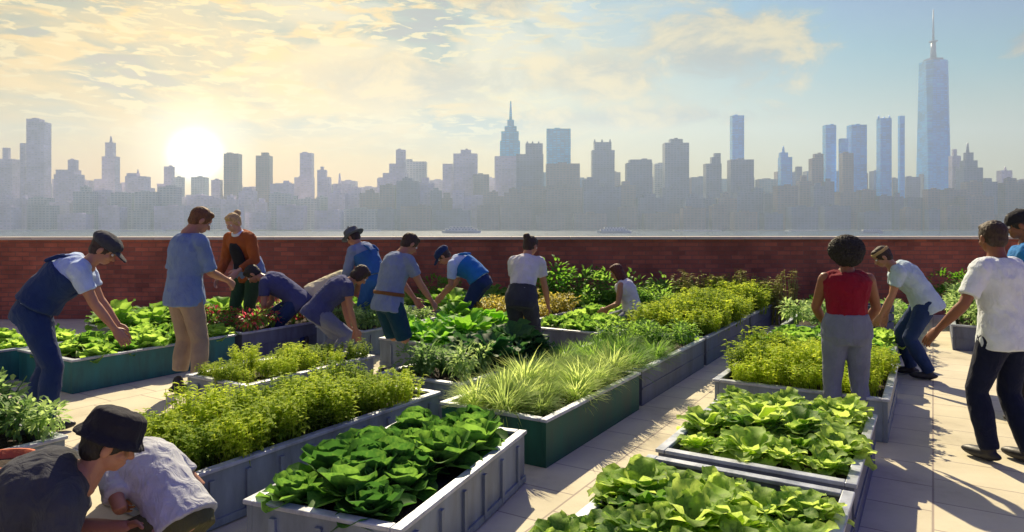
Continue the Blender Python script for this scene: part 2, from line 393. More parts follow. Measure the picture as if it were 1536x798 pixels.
def person(loc, yaw, H, label, skin='skin_tan', hip=0.93, lean=0, curl=0, roll=0, head=(0, 0), hands=None, feet=None,
           elbow=None, knee=None, grip=(0, 0), shirt=None, sleeve=0.45, trousers=None, shorts=1.0, hair=None, hstyle='short',
           hat=None, hatmat=None, bib=None, shoes='shoe_dark', build=1.0, female=False, apron=None, vox=0.010, seed=0, group=None, belt=None,
           collar=None, band=None, neck=None, twist=0, front=None, highwaist=False, shirt_lo=-.13):
    """x right, y forward, z up, built at 1.75 m and scaled to H. yaw: direction the person faces, degrees from +Y clockwise."""
    k = H / 1.75; X = Vector((1, 0, 0))
    def dirn(a): return Vector((math.sin(R(roll)), math.sin(R(a)) * math.cos(R(roll)), math.cos(R(a)) * math.cos(R(roll)))).normalized()
    a1, a2, a3 = lean, lean + curl * .5, lean + curl
    sh = 0.175 * (0.92 if female else 1.0) * build
    P0 = Vector((0, 0, hip)); d1, d2, d3 = dirn(a1), dirn(a2), dirn(a3)
    Wst = P0 + d1 * 0.17; Ch = Wst + d2 * 0.19; Nk = Ch + d3 * 0.15
    tx = Matrix.Rotation(R(twist), 3, d3) @ X
    def fwd(d, x=X): return d.cross(x) * -1 if False else x.cross(d) * -1
    def yax(d, x=X): return -(x.cross(d)) if (x.cross(d)).dot(Vector((0, 1, -0.5))) < 0 else x.cross(d)
    shl = [Nk - d3 * 0.055 + tx * (s * sh) for s in (-1, 1)]
    hipj = [P0 - Vector((0, 0, 0.02)) + X * (s * 0.088) for s in (-1, 1)]
    UA, FA, TH, SH = 0.29, 0.255, 0.43, 0.41
    hands = hands or [(-0.25, 0.03, 0.80), (0.25, 0.03, 0.80)]
    feet = feet or [(-0.11, 0.0, 0.09), (0.11, 0.0, 0.09)]
    elbow = elbow or [(-0.5, -1, -0.2), (0.5, -1, -0.2)]
    knee = knee or [(-0.1, 1, 0), (0.1, 1, 0)]
    arms = []; legs = []
    for i in (0, 1):
        e, w = ik(shl[i], Vector(hands[i]), UA, FA, Vector(elbow[i])); arms.append((shl[i], e, w))
        kn, an = ik(hipj[i], Vector(feet[i]), TH, SH, Vector(knee[i])); legs.append((hipj[i], kn, an))
    wst = 0.90 if female else 1.0
    def torso(mb, off, lo=-0.12, hi=1.0, bulge=1.0, n=22, hem=False):
        rs = []
        prof = [(P0 - d1 * 0.12, d1, X, .13, .10, -0.12), (P0 - d1 * 0.05, d1, X, .165, .120, -0.05), (P0 + d1 * 0.04, d1, X, .160, .115, .04),
                (Wst - d1 * .02, d1, X, .140 * wst, .103, .15), (Wst + d2 * .08, d2, X.lerp(tx, .5), .150 * wst, .110, .25),
                (Ch, d2, tx, .170 * (.93 if female else 1), .122, .36), (Ch + d3 * .07, d3, tx, .170, .112, .43),
                (Nk - d3 * .035, d3, tx, .13, .088, .475), (Nk, d3, tx, .072, .070, .51), (Nk + d3 * .03, d3, tx, .058, .060, .54)]
        for c, d, x, rx, ry, h in prof:
            if h < lo or h > hi: continue
            if hem and h < 0: rx, ry = .170, .132
            if hem and .47 < h < .48: rx, ry = .138, .095
            rs.append((c, x, yax(d, x), (rx * build + off) * 1, ry * build + off * bulge))
        mb.loft(rs, n)
    def leg(mb, i, off, t1=1.0, flare=0.0):
        a, b, c = legs[i]
        rr = [(0, .088), (.25, .085), (.6, .068), (1, .054)]
        pts = [a.lerp(b, t) for t, _ in rr]; rad = [r * build + off for _, r in rr]
        if t1 >= 1.0:
            q = [(.12, .053), (.35, .056), (.7, .042), (1, .036)]
            tt = min(1.0, t1 - 1.0) if t1 < 2 else 1.0
            for t, r in q:
                if t <= tt + 1e-6: pts.append(b.lerp(c, t)); rad.append(r + off + flare * t)
        else:
            pts = [a.lerp(b, t * t1) for t, _ in rr]; rad = [(r + (1 - t1) * .01) * build + off * (1 + t) for t, r in rr]
        mb.tube(pts, rad, n=16, roundend=(off == 0))
        if off: mb.ell(a, (rad[0],) * 3)
    def arm(mb, i, off, t1=2.0):
        a, b, c = arms[i]
        if off: mb.ell(a.lerp(b, .08), (.056 * build + off,) * 3)
        else: mb.ell(a.lerp(b, .08), (.054 * build,) * 3)
        rr = [(0, .052), (.35, .049), (.75, .041), (1, .038)]; tm = min(1, t1)
        pts = [a.lerp(b, t * tm) for t, _ in rr]; rad = [(r * (1 if tm == 1 else 1)) * build + off * (1 + .5 * t) for t, r in rr]
        if t1 > 1:
            for t, r in [(.18, .040), (.45, .037), (.8, .028), (1, .025)]:
                if t <= t1 - 1 + 1e-6: pts.append(b.lerp(c, t)); rad.append(r * build + off)
        mb.tube(pts, rad, n=14, roundend=(off == 0))
    # body
    mb = MB(); torso(mb, 0); nb = dirn(a3 - 10 + head[0] * .4)
    for i in (0, 1):
        leg(mb, i, 0); arm(mb, i, 0)
        s = (-1, 1)[i]
        mb.tube([Ch + d3 * .10 + tx * s * .05, shl[i]], [.05, .052], n=12)
        an = legs[i][2]; kn = legs[i][1]; fd = Vector((0, 1, 0))
        if (an - kn).normalized().z > -0.5: fd = Vector((0, 0.25, -1)) if (an - kn).y < 0 else fd
        fr = frame(fd, Vector((0, 0, 1)))
        if knee and fd.z == 0: pass
        c = an + fr @ Vector((0, .055, -.035))
        mb.ell(c, (.042, .12, .032), fr)
    hp = head[0]; hd = Matrix.Rotation(-R(a3 * .75 + hp), 3, 'X') if False else None
    HM = (Matrix.Rotation(R(-head[1] - twist), 3, 'Z') @ Matrix.Rotation(-R(hp), 3, 'X'))
    neck_base = Nk + d3 * 0.01
    hpos = neck_base + (HM @ Vector((0, 0.012, 0.0))) + (dirn(a3 * .55 + hp * .3)) * 0.040
    mb.tube([Nk - d3 * .03, hpos + HM @ Vector((0, -.015, .02))], [.058, .052], n=14)
    body = remesh(mb, vox, 3)
    bm = bmesh.new(); bm.from_mesh(body)
    M4 = Matrix.Translation(hpos) @ HM.to_4x4(); join_mesh(bm, HEAD, M4)
    for i in (0, 1):
        a, e, w = arms[i]; dd = (w - e).normalized(); g = grip[i]
        inward = Vector((1 if i == 0 else -1, 0, 0))
        upv = -(inward + Vector((0, -.2, -0.3)))
        fr = frame((dd + Vector((0, 0, -.25 if abs(dd.z) < .7 else 0))).normalized(), upv)
        S = Matrix.Diagonal((1 if fr.col[0].dot(Vector((0, 1, .4))) > 0 else -1, 1, 1)).to_4x4()
        M = Matrix.Translation(w) @ fr.to_4x4() @ S
        h = HANDS[1 if g else 0].copy(); h.transform(M)
        if M.determinant() < 0: h.flip_normals()
        bm.from_mesh(h); bpy.data.meshes.remove(h)
    out = bpy.data.meshes.new('person'); bm.to_mesh(out); bm.free(); bpy.data.meshes.remove(body)
    out.polygons.foreach_set('use_smooth', [True] * len(out.polygons))
    root = link('person', out, skin, None, loc, -R(yaw), k)
    tag(root, label, 'person', group)
    # clothes
    def piece(name, mb, mat, fold=0.010, fs=9, sm=3, v=None):
        me = remesh(mb, v or vox * 0.95, sm, fold, fs, seed + len(name)); return link(name, me, mat, root)
    if trousers:
        mb = MB(); torso(mb, .014 if not highwaist else .033, -0.12, .12 if not highwaist else .22); mb.ell(P0 - d1 * .045, (.156 * build, .108 * build, .105))
        if shorts == 'skirt':
            kk = (legs[0][1] + legs[1][1]) / 2; c0 = P0
            mb.loft([(P0 + d1 * .10, X, yax(d1), .165, .125), (P0, X, yax(d1), .19, .15), (kk.lerp(c0, .1), X, Vector((0, 1, 0)), .215, .17), (kk - Vector((0, 0, .06)), X, Vector((0, 1, 0)), .22, .18)], 22)
        else:
            for i in (0, 1): leg(mb, i, .018, shorts if shorts != 1.0 else 2.0, .008)
        if shorts == 1.0:
            for i in (0, 1): pass
        piece('trousers' if shorts != 'skirt' else 'skirt', mb, trousers, .005, 8)
    if shirt:
        mb = MB(); torso(mb, .029 if not highwaist else .022, shirt_lo if not (bib or highwaist) else .04, .515, 1.15, hem=True)
        for s_ in (0, 1): mb.tube([Ch + d3 * .105 + tx * ((-1, 1)[s_]) * .05, shl[s_].lerp(Ch + d3 * .105, 0 if sleeve else .35) + d3 * .004], [.070, .066], n=14)
        if sleeve:
            for i in (0, 1): arm(mb, i, .017, sleeve if sleeve <= 1 else sleeve)
        mb2 = mb
        piece('shirt', mb, shirt, .007, 10)
    if bib:
        mb = MB(); torso(mb, .044, -0.02, .37, 1.1); sh_o = piece('overall_bib', mb, bib, .006, 8)
        mb = MB()
        for s in (-1, 1):
            pts = []
            y3 = yax(d3, tx)
            if y3.dot(Vector((0, 1, 0))) < 0 and lean < 60: y3 = -y3
            for q, (h, f) in enumerate(((-.06, .158), (.03, .150), (.085, .105), (.112, 0.0), (.085, -.105), (.02, -.152), (-.06, -.160))):
                pts.append(Ch + d3 * h + tx * s * (.082) + y3 * f)
            for a, b in zip(pts[:-1], pts[1:]): mb.tube([a, b], [.019, .019], n=8)
        piece('overall_strap', mb, bib, 0, 8, 1)
    if front:
        mb = MB(); rs = []
        for c, d, hw, ry in ((P0 + d1 * .06, d1, .10, .125), (Wst, d2, .10, .112), (Ch - d2 * .05, d2, .10, .118), (Ch + d3 * .04, d3, .085, .118), (Ch + d3 * .10, d3, .055, .098)):
            rs.append((c + yax(d) * (ry + .028), X, yax(d), hw, .028))
        mb.loft(rs, 18); piece('open_jacket_front', mb, front, .003)
    if apron:
        mb = MB(); torso(mb, .042, -0.13, .16, 1.1); piece('waist_apron', mb, apron, .006)
    if belt:
        mb = MB(); torso(mb, .037, .03, .09, 1.05)
        mb = MB(); mb.loft([(P0 + d1 * h, X, yax(d1), .160 * build + .042, .115 * build + .044) for h in (.05, .09)], 24)
        piece('belt', mb, belt, 0, sm=1)
    if neck:
        mb = MB(); mb.tube([Nk - d3 * .01, Nk + d3 * .035], [.078, .070], n=16, roundend=False); piece('neckerchief', mb, neck, .004)
    if shoes:
        for i in (0, 1):
            an = legs[i][2]; kn = legs[i][1]; fd = Vector((0, 1, 0))
            if (an - kn).normalized().z > -0.5: fd = Vector((0, 0.25, -1)) if (an - kn).y < 0 else fd
            fr = frame(fd, Vector((0, 0, 1))); mb = MB()
            mb.ell(an + fr @ Vector((0, .058, -.042)), (.052, .145, .042), fr); mb.tube([an + Vector((0, 0, -.04)), an + (kn - an).normalized() * .03], [.048, .046], n=12)
            me = remesh(mb, .008, 2); link('shoe', me, shoes, root)
    # head gear, in head space
    def hp_(name, mb, mat, fold=0.0, fs=20, sm=2, v=.006):
        me = remesh(mb, v, sm, fold, fs, seed); me.transform(M4); return link(name, me, mat, root)
    for s in (-1, 1):
        mb = MB(); mb.ell((s * .031, .0725, .118), (.0125, .0115, .0105), n=10, mi=0); mb.ell((s * .031, .0795, .118), (.0062, .0055, .0062), n=8, mi=1)
        me = mb.mesh('eye'); me.transform(M4); link('eye', me, ('eye_white', 'eye_dark'), root)
    if hair:
        mb = MB()
        if hstyle == 'afro':
            mb.ell((0, -.03, .150), (.148, .138, .125)); mb.ell((0, -.05, .10), (.12, .11, .10)); hp_('hair', mb, hair, .013, 62, 0, .0045)
        else:
            mb.ell((0, -.022, .143), (.084, .098, .092)); mb.ell((0, -.048, .095), (.071, .058, .070))
            mb.ell((0, .030, .196), (.060, .045, .030))
            for s in (-1, 1): mb.ell((s * .068, .0, .125), (.014, .030, .04))
            if hstyle == 'bun': mb.ell((0, -.125, .185), (.042, .040, .042))
            if hstyle == 'pony': mb.tube([(0, -.105, .17), (0, -.16, .13), (0, -.175, .05), (0, -.15, -.02)], [.026, .034, .030, .012])
            if hstyle == 'long':
                mb.ell((0, -.055, .06), (.085, .062, .11)); mb.ell((0, -.07, -.03), (.08, .045, .10))
                for s in (-1, 1): mb.ell((s * .076, -.015, .05), (.022, .04, .10))
            if hstyle == 'bob':
                mb.ell((0, -.045, .075), (.088, .065, .08))
                for s in (-1, 1): mb.ell((s * .078, .0, .08), (.02, .04, .06))
            hp_('hair', mb, hair, .004, 30, 2)
    if hat:
        HX, HYv = Vector((1, 0, 0)), Vector((0, 1, 0)); mb = MB()
        if hat in ('cap', 'capback'):
            mb.ell((0, -.014, .165), (.090, .108, .078)); mb.loft([(Vector((0, -.014, z)), HX, HYv, .091, .109) for z in (.135, .165)], 24)
            mb.ell((0, -.014, .243), (.012, .012, .010))
            s = 1 if hat == 'cap' else -1
            mb.ell((0, s * .12 - .01, .142), (.066, .070, .011), Matrix.Rotation(R(-10 * s), 3, 'X'))
            hp_('cap', mb, hatmat, .002, 12)
        if hat == 'bucket':
            mb.loft([(Vector((0, -.012, z)), HX, HYv, a, b) for z, a, b in ((.125, .122, .142), (.135, .118, .138), (.16, .096, .116), (.205, .090, .110), (.238, .083, .100), (.248, .06, .07))], 28)
            hp_('bucket_hat', mb, hatmat, .0045, 14)
        if hat == 'flat':     # soft peaked cap, full crown
            mb.ell((0, -.02, .18), (.108, .125, .068)); mb.loft([(Vector((0, -.014, z)), HX, HYv, .091, .109) for z in (.135, .165)], 24)
            mb.ell((0, .115, .140), (.072, .075, .011), Matrix.Rotation(R(-14), 3, 'X'))
            hp_('cap', mb, hatmat, .003, 16)
        if hat == 'sun':
            mb.loft([(Vector((0, -.012, z)), HX, HYv, a, b) for z, a, b in ((.128, .15, .17), (.138, .15, .17), (.150, .096, .116), (.225, .086, .104), (.245, .05, .06))], 28)
            mb.ell((0, -.012, .26), (.016, .016, .02))
            hp_('sun_hat', mb, hatmat, .003, 14)
    if band:
        mb = MB(); mb.loft([(Vector((0, -.016, z)) + Vector((0, 0, 0)), Vector((1, 0, 0)), Vector((0, 1, 0)), .087, .104) for z in (.160, .192)], 28)
        hp_('headband', mb, band, .001)
    return root
PX = lambda px, Y: (px - CX) * Y / F
def at(px, Y, z=0.0): return (PX(px, Y), Y, z)

# ------------------------------------------------------------------ plants
def leafgrid(mb, base, direction, up, length, width, cup=.3, droop=.6, ruffle=.0, seg=4, wseg=2, ph=0.0, tip=.35, mi=0):
    """one curved leaf blade"""
    d = direction.normalized(); side = d.cross(up)
    if side.length < 1e-4: side = Vector((1, 0, 0))
    side.normalize(); vs = []; p = Vector(base); ang = 0
    nn = side.cross(d).normalized()
    for i in range(seg + 1):
        t = i / seg
        w = width * (math.sin(math.pi * min(1, (t * (1 - tip * .3) + .08))) ** .7) * (1 if t < 1 else .12)
        if wseg >= 3: w = width * math.sqrt(max(.02, 1 - ((t - .54) / .55) ** 2)) * (1 if t < 1 else .6)
        if wseg > 3: w *= 1 + .05 * math.sin(ph + t * 12.5)
        for j in range(-wseg, wseg + 1):
            q = j / wseg
            z = cup * w * q * q + ruffle * math.sin(ph + t * 12 + (1.7 if j > 0 else 0) + abs(q)) * q * q * (0.3 + t)
            vs.append(p + side * (q * w / 2) + nn * z)
        ang = droop / seg
        rot = Matrix.Rotation(-ang, 3, side); d = rot @ d; nn = rot @ nn
        p = p + d * (length / seg)
    n = 2 * wseg + 1; fs = []
    for i in range(seg):
        for j in range(n - 1):
            fs.append((i * n + j, i * n + j + 1, (i + 1) * n + j + 1, (i + 1) * n + j))
    mb.add(vs, fs, True, mi)
def rd(a, b): return random.uniform(a, b)
def m_cabbage(seed, r=.15, n=26, ruf=.006):
    """rounded head: outer leaves open, inner leaves wrap"""
    random.seed(seed); mb = MB()
    mb.ell((0, 0, r * .55), (r * .42, r * .42, r * .45), n=12)
    for i in range(n):
        t = i / n; a = i * 2.39996 + rd(-.2, .2); el = R(78 - 58 * t + rd(-6, 6))
        d = Vector((math.cos(a) * math.cos(el), math.sin(a) * math.cos(el), math.sin(el)))
        h = r * (.15 + .25 * (1 - t))
        leafgrid(mb, Vector((math.cos(a) * r * .12 * (1 + t), math.sin(a) * r * .12 * (1 + t), h)), d, Vector((0, 0, 1)), r * rd(1.0, 1.25) * (0.75 + .35 * t), r * rd(.95, 1.2), cup=.22, droop=-.9 + 1.9 * t, ruffle=ruf * 1.4, seg=5, wseg=3, ph=rd(0, 6))
    return mb.mesh('cabbage')
def m_kale(seed, r=.2, n=30, ruf=.022, upright=1.0):
    random.seed(seed); mb = MB()
    for i in range(n):
        t = i / n; a = i * 2.39996 + rd(-.3, .3); el = R((80 - 55 * t) * upright + rd(-8, 8))
        d = Vector((math.cos(a) * math.cos(el), math.sin(a) * math.cos(el), math.sin(el)))
        b = Vector((math.cos(a) * .02, math.sin(a) * .02, .02)); ln = r * rd(.85, 1.3)
        q = b + d * ln * .35
        mb.tube([b, q], [.006, .004], n=4, cap=False, roundend=False)
        leafgrid(mb, q, d, Vector((0, 0, 1)), ln * .85, r * rd(.6, .85), cup=.14, droop=rd(.6, 1.7), ruffle=ruf, seg=9, wseg=4, ph=rd(0, 6), tip=.6)
    return mb.mesh('kale')
def m_bush(seed, r=.17, h=.26, n=220, leaf=.04, stems=9, flower=0):
    random.seed(seed); mb = MB()
    for k in range(stems):
        a = k * 2.4; q = Vector((math.cos(a) * r * .6 * rd(.4, 1), math.sin(a) * r * .6 * rd(.4, 1), h * rd(.6, .9)))
        mb.tube([Vector((0, 0, 0)), q * .5 + Vector((0, 0, .03)), q], [.005, .004, .002], n=4, cap=False, roundend=False)
    lobes = [(Vector((rd(-.5, .5) * r, rd(-.5, .5) * r, h * rd(.45, .78))), rd(.35, .6) * r) for _ in range(7)]
    for i in range(n):
        c, rr = random.choice(lobes); u = Vector((rd(-1, 1), rd(-1, 1), rd(-1, 1)))
        if u.length < .1: continue
        u.normalize(); p = c + u * rr * rd(.6, 1.05)
        if p.z < .02: p.z = rd(.02, .08)
        d = (u + Vector((0, 0, rd(-.2, .8))) + Vector((rd(-.4, .4), rd(-.4, .4), 0))).normalized()
        leafgrid(mb, p, d, Vector((rd(-.3, .3), rd(-.3, .3), 1)), leaf * rd(.8, 1.5), leaf * rd(.5, .8), cup=.2, droop=rd(.2, .9), seg=2, wseg=1, mi=1 if random.random() < flower else 0)
    return mb.mesh('bush')
def m_sprout(seed, r=.13, h=.30, n=60, leaf=.037):
    """upright stems with small leaves"""
    random.seed(seed); mb = MB()
    for i in range(n):
        a = rd(0, 6.28); q = r * math.sqrt(random.random()); x, y = q * math.cos(a), q * math.sin(a); hh = h * rd(.65, 1.05)
        tip = Vector((x * 1.35 + rd(-.02, .02), y * 1.35 + rd(-.02, .02), hh))
        b = Vector((x, y, 0)); mb.tube([b, b.lerp(tip, .5) + Vector((rd(-.01, .01), rd(-.01, .01), 0)), tip], [.003, .0026, .0016], n=3, cap=False, roundend=False)
        for k in range(9):
            t = rd(.30, 1); p = b.lerp(tip, t); aa = rd(0, 6.28)
            d = Vector((math.cos(aa), math.sin(aa), rd(.2, .9)))
            leafgrid(mb, p, d, Vector((0, 0, 1)), leaf * rd(.8, 1.5), leaf * rd(.5, .75), cup=.2, droop=rd(.3, 1), seg=2, wseg=1)
    return mb.mesh('sprout')
def m_feather(seed, r=.15, h=.26, n=420):
    """fine arching needle leaves"""
    random.seed(seed); mb = MB()
    for i in range(n):
        a = rd(0, 6.28); q = math.sqrt(random.random()); b = Vector((q * r * .45 * math.cos(a), q * r * .45 * math.sin(a), rd(0, h * .4)))
        el = R(rd(40, 88) - 25 * q); a2 = a + rd(-.5, .5)
        d = Vector((math.cos(a2) * math.cos(el), math.sin(a2) * math.cos(el), math.sin(el)))
        leafgrid(mb, b, d, Vector((0, 0, 1)), h * rd(.6, 1.0), rd(.004, .008), cup=.1, droop=rd(.2, 1.1), seg=4, wseg=1)
    return mb.mesh('feather')
def m_tallstalk(seed, h=.7, n=7):
    random.seed(seed); mb = MB()
    for i in range(n):
        b = Vector((rd(-.06, .06), rd(-.06, .06), 0)); t = b + Vector((rd(-.05, .05), rd(-.05, .05), h * rd(.75, 1.1)))
        mb.tube([b, b.lerp(t, .5) + Vector((rd(-.01, .01), 0, 0)), t], [.007, .006, .003], n=5, cap=False, roundend=False)
        for k in range(14):
            p = b.lerp(t, rd(.1, 1)); a = rd(0, 6.28)
            leafgrid(mb, p, Vector((math.cos(a), math.sin(a), rd(.3, 1.2))), Vector((0, 0, 1)), rd(.05, .11), rd(.015, .03), cup=.2, droop=1.0, seg=3, wseg=1)
    return mb.mesh('stalk')

KINDS = {}
def kind(name, maker, mats, cnt=3, **kw):
    L_ = []
    for i in range(cnt):
        me = maker(11 + i * 17, **kw)
        for mm in mats: me.materials.append(MATS[mm])
        L_.append(me)
    KINDS[name] = L_
kind('cabbage', m_cabbage, ['leaf_cabbage'], 4, r=.15)
kind('lettuce', m_cabbage, ['leaf_lettuce'], 3, r=.14, n=24, ruf=.014)
kind('kale', m_kale, ['leaf_kale'], 4, r=.18, n=38, ruf=.011)
kind('chard', m_kale, ['leaf_mid'], 3, r=.24, n=26, ruf=.012)
kind('darkchard', m_kale, ['leaf_dark'], 3, r=.22, n=30, ruf=.014)
kind('brightchard', m_kale, ['leaf_bright'], 3, r=.21, n=30, ruf=.012)
kind('bush', m_bush, ['leaf_mid'], 3)
kind('greybush', m_bush, ['leaf_grey'], 3)
kind('yellowbush', m_bush, ['leaf_yellow'], 3)
kind('flowerbush', m_bush, ['leaf_mid', 'flower_red'], 3, flower=.34)
kind('redleaf', m_cabbage, ['leaf_red'], 2, r=.13, n=20, ruf=.014)
kind('sprout', m_sprout, ['leaf_sprout'], 4)
kind('feather', m_feather, ['leaf_feather'], 3)
kind('greenfeather', m_feather, ['leaf_mid'], 3)
kind('stalk', m_tallstalk, ['stalk_brown'], 3)
kind('shrub', m_bush, ['leaf_bright'], 2, r=.34, h=.75, n=700, leaf=.05, stems=14)
kind('lowshrub', m_bush, ['leaf_lettuce'], 2, r=.36, h=.5, n=600, leaf=.05, stems=14)
def plant(kindname, name, loc, sc, label, cat, group, sink=0.0):
    me = random.choice(KINDS[kindname]); o = bpy.data.objects.new(name, me); COL.objects.link(o)
    o.location = loc; o.rotation_euler = (rd(-.1, .1), rd(-.1, .1), rd(0, 6.28)); o.scale = (sc * rd(.92, 1.1), sc * rd(.92, 1.1), sc * rd(.88, 1.12))
    tag(o, label, cat, group); return o

# ------------------------------------------------------------------ planters
RIM = 0.30
def planter(FR, ang, w, ln, label, panel='planter_blue', h=RIM, ribs=True, group='raised planters in rows on the roof', board=False, inner=False):
    """FR: near right rim corner on the ground plan; ang: direction of the long side"""
    u = Vector((math.cos(ang), math.sin(ang), 0)); v = Vector((u.y, -u.x, 0))
    root = empty('raised_planter', (FR[0], FR[1], 0), ang)   # local x along the bed, local -y to the right
    tag(root, label, 'planter', group)
    th = .03
    def panel_(cx, cy, lx, ly, out):
        mb = MB(); mb.box((cx, cy, h / 2 + .001), (lx, ly, h - .002))
        if ribs:
            if lx > ly:
                n = max(2, int(lx / .21))
                for i in range(n):
                    mb.box((cx - lx / 2 + (i + .5) * lx / n, cy + out * (ly / 2 + .007), h / 2 - .01), (.03, .016, h - .06))
                mb.box((cx, cy + out * (ly / 2 + .006), .03), (lx - .004, .012, .04))
            else:
                n = max(2, int(ly / .21))
                for i in range(n):
                    mb.box((cx + out * (lx / 2 + .008), cy - ly / 2 + (i + .5) * ly / n, h / 2 - .01), (.018, .035, h - .06))
                mb.box((cx + out * (lx / 2 + .006), cy, .03), (.012, ly - .004, .04))
        elif board:
            if lx > ly: mb.box((cx, cy + out * (ly / 2 + .004), h * .5), (lx - .004, .008, .012))
            else: mb.box((cx + out * (lx / 2 + .004), cy, h * .5), (.008, ly - .004, .012))
        mb.obj('side_panel', panel, root)
    panel_(ln / 2, th / 2, ln, th, -1); panel_(ln / 2, w - th / 2, ln, th, 1)
    panel_(th / 2, w / 2, th, w - 2 * th - .004, -1); panel_(ln - th / 2, w / 2, th, w - 2 * th - .004, 1)
    mb = MB(); rw = .055; rh = .022; z = h + rh / 2
    mb.box((ln / 2, rw / 2 - .014, z), (ln + .028, rw, rh)); mb.box((ln / 2, w - rw / 2 + .014, z), (ln + .028, rw, rh))
    mb.box((rw / 2 - .014, w / 2, z), (rw, w - 2 * rw + .026, rh)); mb.box((ln - rw / 2 + .014, w / 2, z), (rw, w - 2 * rw + .026, rh))
    r_ = mb.obj('rim', 'planter_rim', root)
    bv = r_.modifiers.new('b', 'BEVEL'); bv.width = .005; bv.segments = 2
    # soil with a lumpy top
    mb = MB(); nx, ny = int(ln / .06), int(w / .06); zt = h - .045; vs = []
    for i in range(nx + 1):
        for j in range(ny + 1):
            x = th + .002 + (ln - 2 * th - .004) * i / nx; y = th + .002 + (w - 2 * th - .004) * j / ny
            q = noise.noise(Vector((x * 5 + FR[0] * 3, y * 5 + FR[1] * 7, 0))) * .02 + noise.noise(Vector((x * 16, y * 16, FR[0]))) * .012
            vs.append((x, y, zt + q))
    mb.add(vs, [(i * (ny + 1) + j, (i + 1) * (ny + 1) + j, (i + 1) * (ny + 1) + j + 1, i * (ny + 1) + j + 1) for i in range(nx) for j in range(ny)])
    mb.obj('soil', 'soil', root)
    def P(a, b, z=None):     # a along 0..1, b across 0..1 from right to left
        q = Vector((FR[0], FR[1], 0)) + u * (a * ln) - v * (b * w); q.z = (zt if z is None else z); return q
    return P
def fill(P, kindname, name, na, nb, sc, label, cat, group, a0=.02, a1=.98, b0=.03, b1=.97, jit=.6, scj=.24, z=-.0):
    for i in range(na):
        for j in range(nb):
            a = a0 + (a1 - a0) * ((i + .5) / na) + rd(-jit, jit) * (a1 - a0) / na * .5
            b = b0 + (b1 - b0) * ((j + .5) / nb) + rd(-jit, jit) * (b1 - b0) / nb * .5
            p = P(a, b); p.z += z; plant(kindname, name, p, sc * rd(1 - scj, 1 + scj), label, cat, group)

def fr(s, t): p = st(s, t); return (p.x, p.y)
random.seed(3)
# nearest planter, with rounded dark heads
ang0 = math.atan2(1.34, .54)
P = planter((-.47, 2.87), ang0, .82, 1.46, 'nearest ribbed grey-blue planter, holding round dark green heads')
G = 'round green heads in the nearest planter'
fill(P, 'cabbage', 'cabbage', 6, 3, .98, 'round dark green cabbage head growing in the nearest planter', 'cabbage', G, .05, .95, .14, .86)
# long ribbed planter with yellow-green sprouts
P = planter(fr(2.10, -3.2), ROW, .84, 2.04, 'long ribbed grey-blue planter of yellow-green sprouts beside the crouching pair')
fill(P, 'sprout', 'leafy_sprout', 9, 5, .86, 'yellow-green clump of upright sprouts in the long ribbed planter', 'herb', 'sprout clumps in the long ribbed planter', .02, .90, .10, .92)
# feathery planter with green side
P = planter(fr(3.92, -2.15), ROW, .85, 1.66, 'dark green sided planter of pale feathery herbs beside the sunlit aisle', 'planter_green', ribs=False)
fill(P, 'feather', 'feathery_herb', 6, 3, .98, 'pale feathery herb tuft in the dark green sided planter', 'herb', 'feathery tufts in the dark green sided planter', .03, .97, .12, .9)
# row continuing to the wall along the aisle
P = planter(fr(5.70, -2.17), ROW, .95, 1.9, 'slate planter of mixed green tufts just behind the dark green one', 'planter_board', ribs=False, board=True)
fill(P, 'greenfeather', 'feathery_herb', 3, 3, .95, 'mid green feathery tuft in the second aisle planter', 'herb', 'green tufts in the second aisle planter', .02, .45)
fill(P, 'bush', 'leafy_bush', 3, 3, 1.0, 'small green leafy bush in the second aisle planter', 'herb', 'leafy bushes in the second aisle planter', .5, .98)
P = planter(fr(7.70, -2.17), ROW, 1.0, 2.1, 'slate planter of tall yellow-green sprouts third along the sunlit aisle', 'planter_board', ribs=False, board=True)
fill(P, 'sprout', 'leafy_sprout', 7, 4, 1.25, 'tall yellow-green sprout clump in the third aisle planter', 'herb', 'tall sprouts in the third aisle planter', .02, .98, .06, .94)
P = planter(fr(9.90, -2.17), ROW, 1.0, 2.0, 'slate planter of yellow-green sprouts at the wall end of the aisle', 'planter_board', ribs=False, board=True)
fill(P, 'sprout', 'leafy_sprout', 6, 4, 1.3, 'tall yellow-green sprout clump in the wall end aisle planter', 'herb', 'tall sprouts in the wall end aisle planter', .02, .98, .06, .94)
# second row in from the aisle
P = planter(fr(4.42, -3.2), ROW, .84, 1.6, 'grey-blue planter of large dark leaves between the sprouts and the feathery herbs', 'planter_blue')
fill(P, 'greybush', 'leafy_bush', 2, 3, 1.05, 'grey-green leafy bush at the near end of the dark leaf planter', 'herb', 'grey-green bushes in the dark leaf planter', .02, .34)
fill(P, 'darkchard', 'chard', 4, 3, 1.1, 'big dark green leafy plant in the middle of the beds', 'chard', 'dark leafy plants in the middle of the beds', .36, 1.0, .05, .75)
P = planter(fr(7.35, -3.35), ROW, .9, 2.0, 'slate planter of lettuces behind the woman in the pale shirt', 'planter_board', ribs=False, board=True)
fill(P, 'lettuce', 'lettuce', 6, 3, 1.0, 'light green lettuce in the planter behind the pale shirted woman', 'lettuce', 'lettuces behind the pale shirted woman')
P = planter(fr(9.55, -3.35), ROW, .9, 1.9, 'slate planter of green bushes near the wall beside tall stalks', 'planter_board', ribs=False, board=True)
fill(P, 'bush', 'leafy_bush', 5, 3, 1.15, 'green leafy bush in the planter beside the tall stalks', 'herb', 'leafy bushes beside the tall stalks')
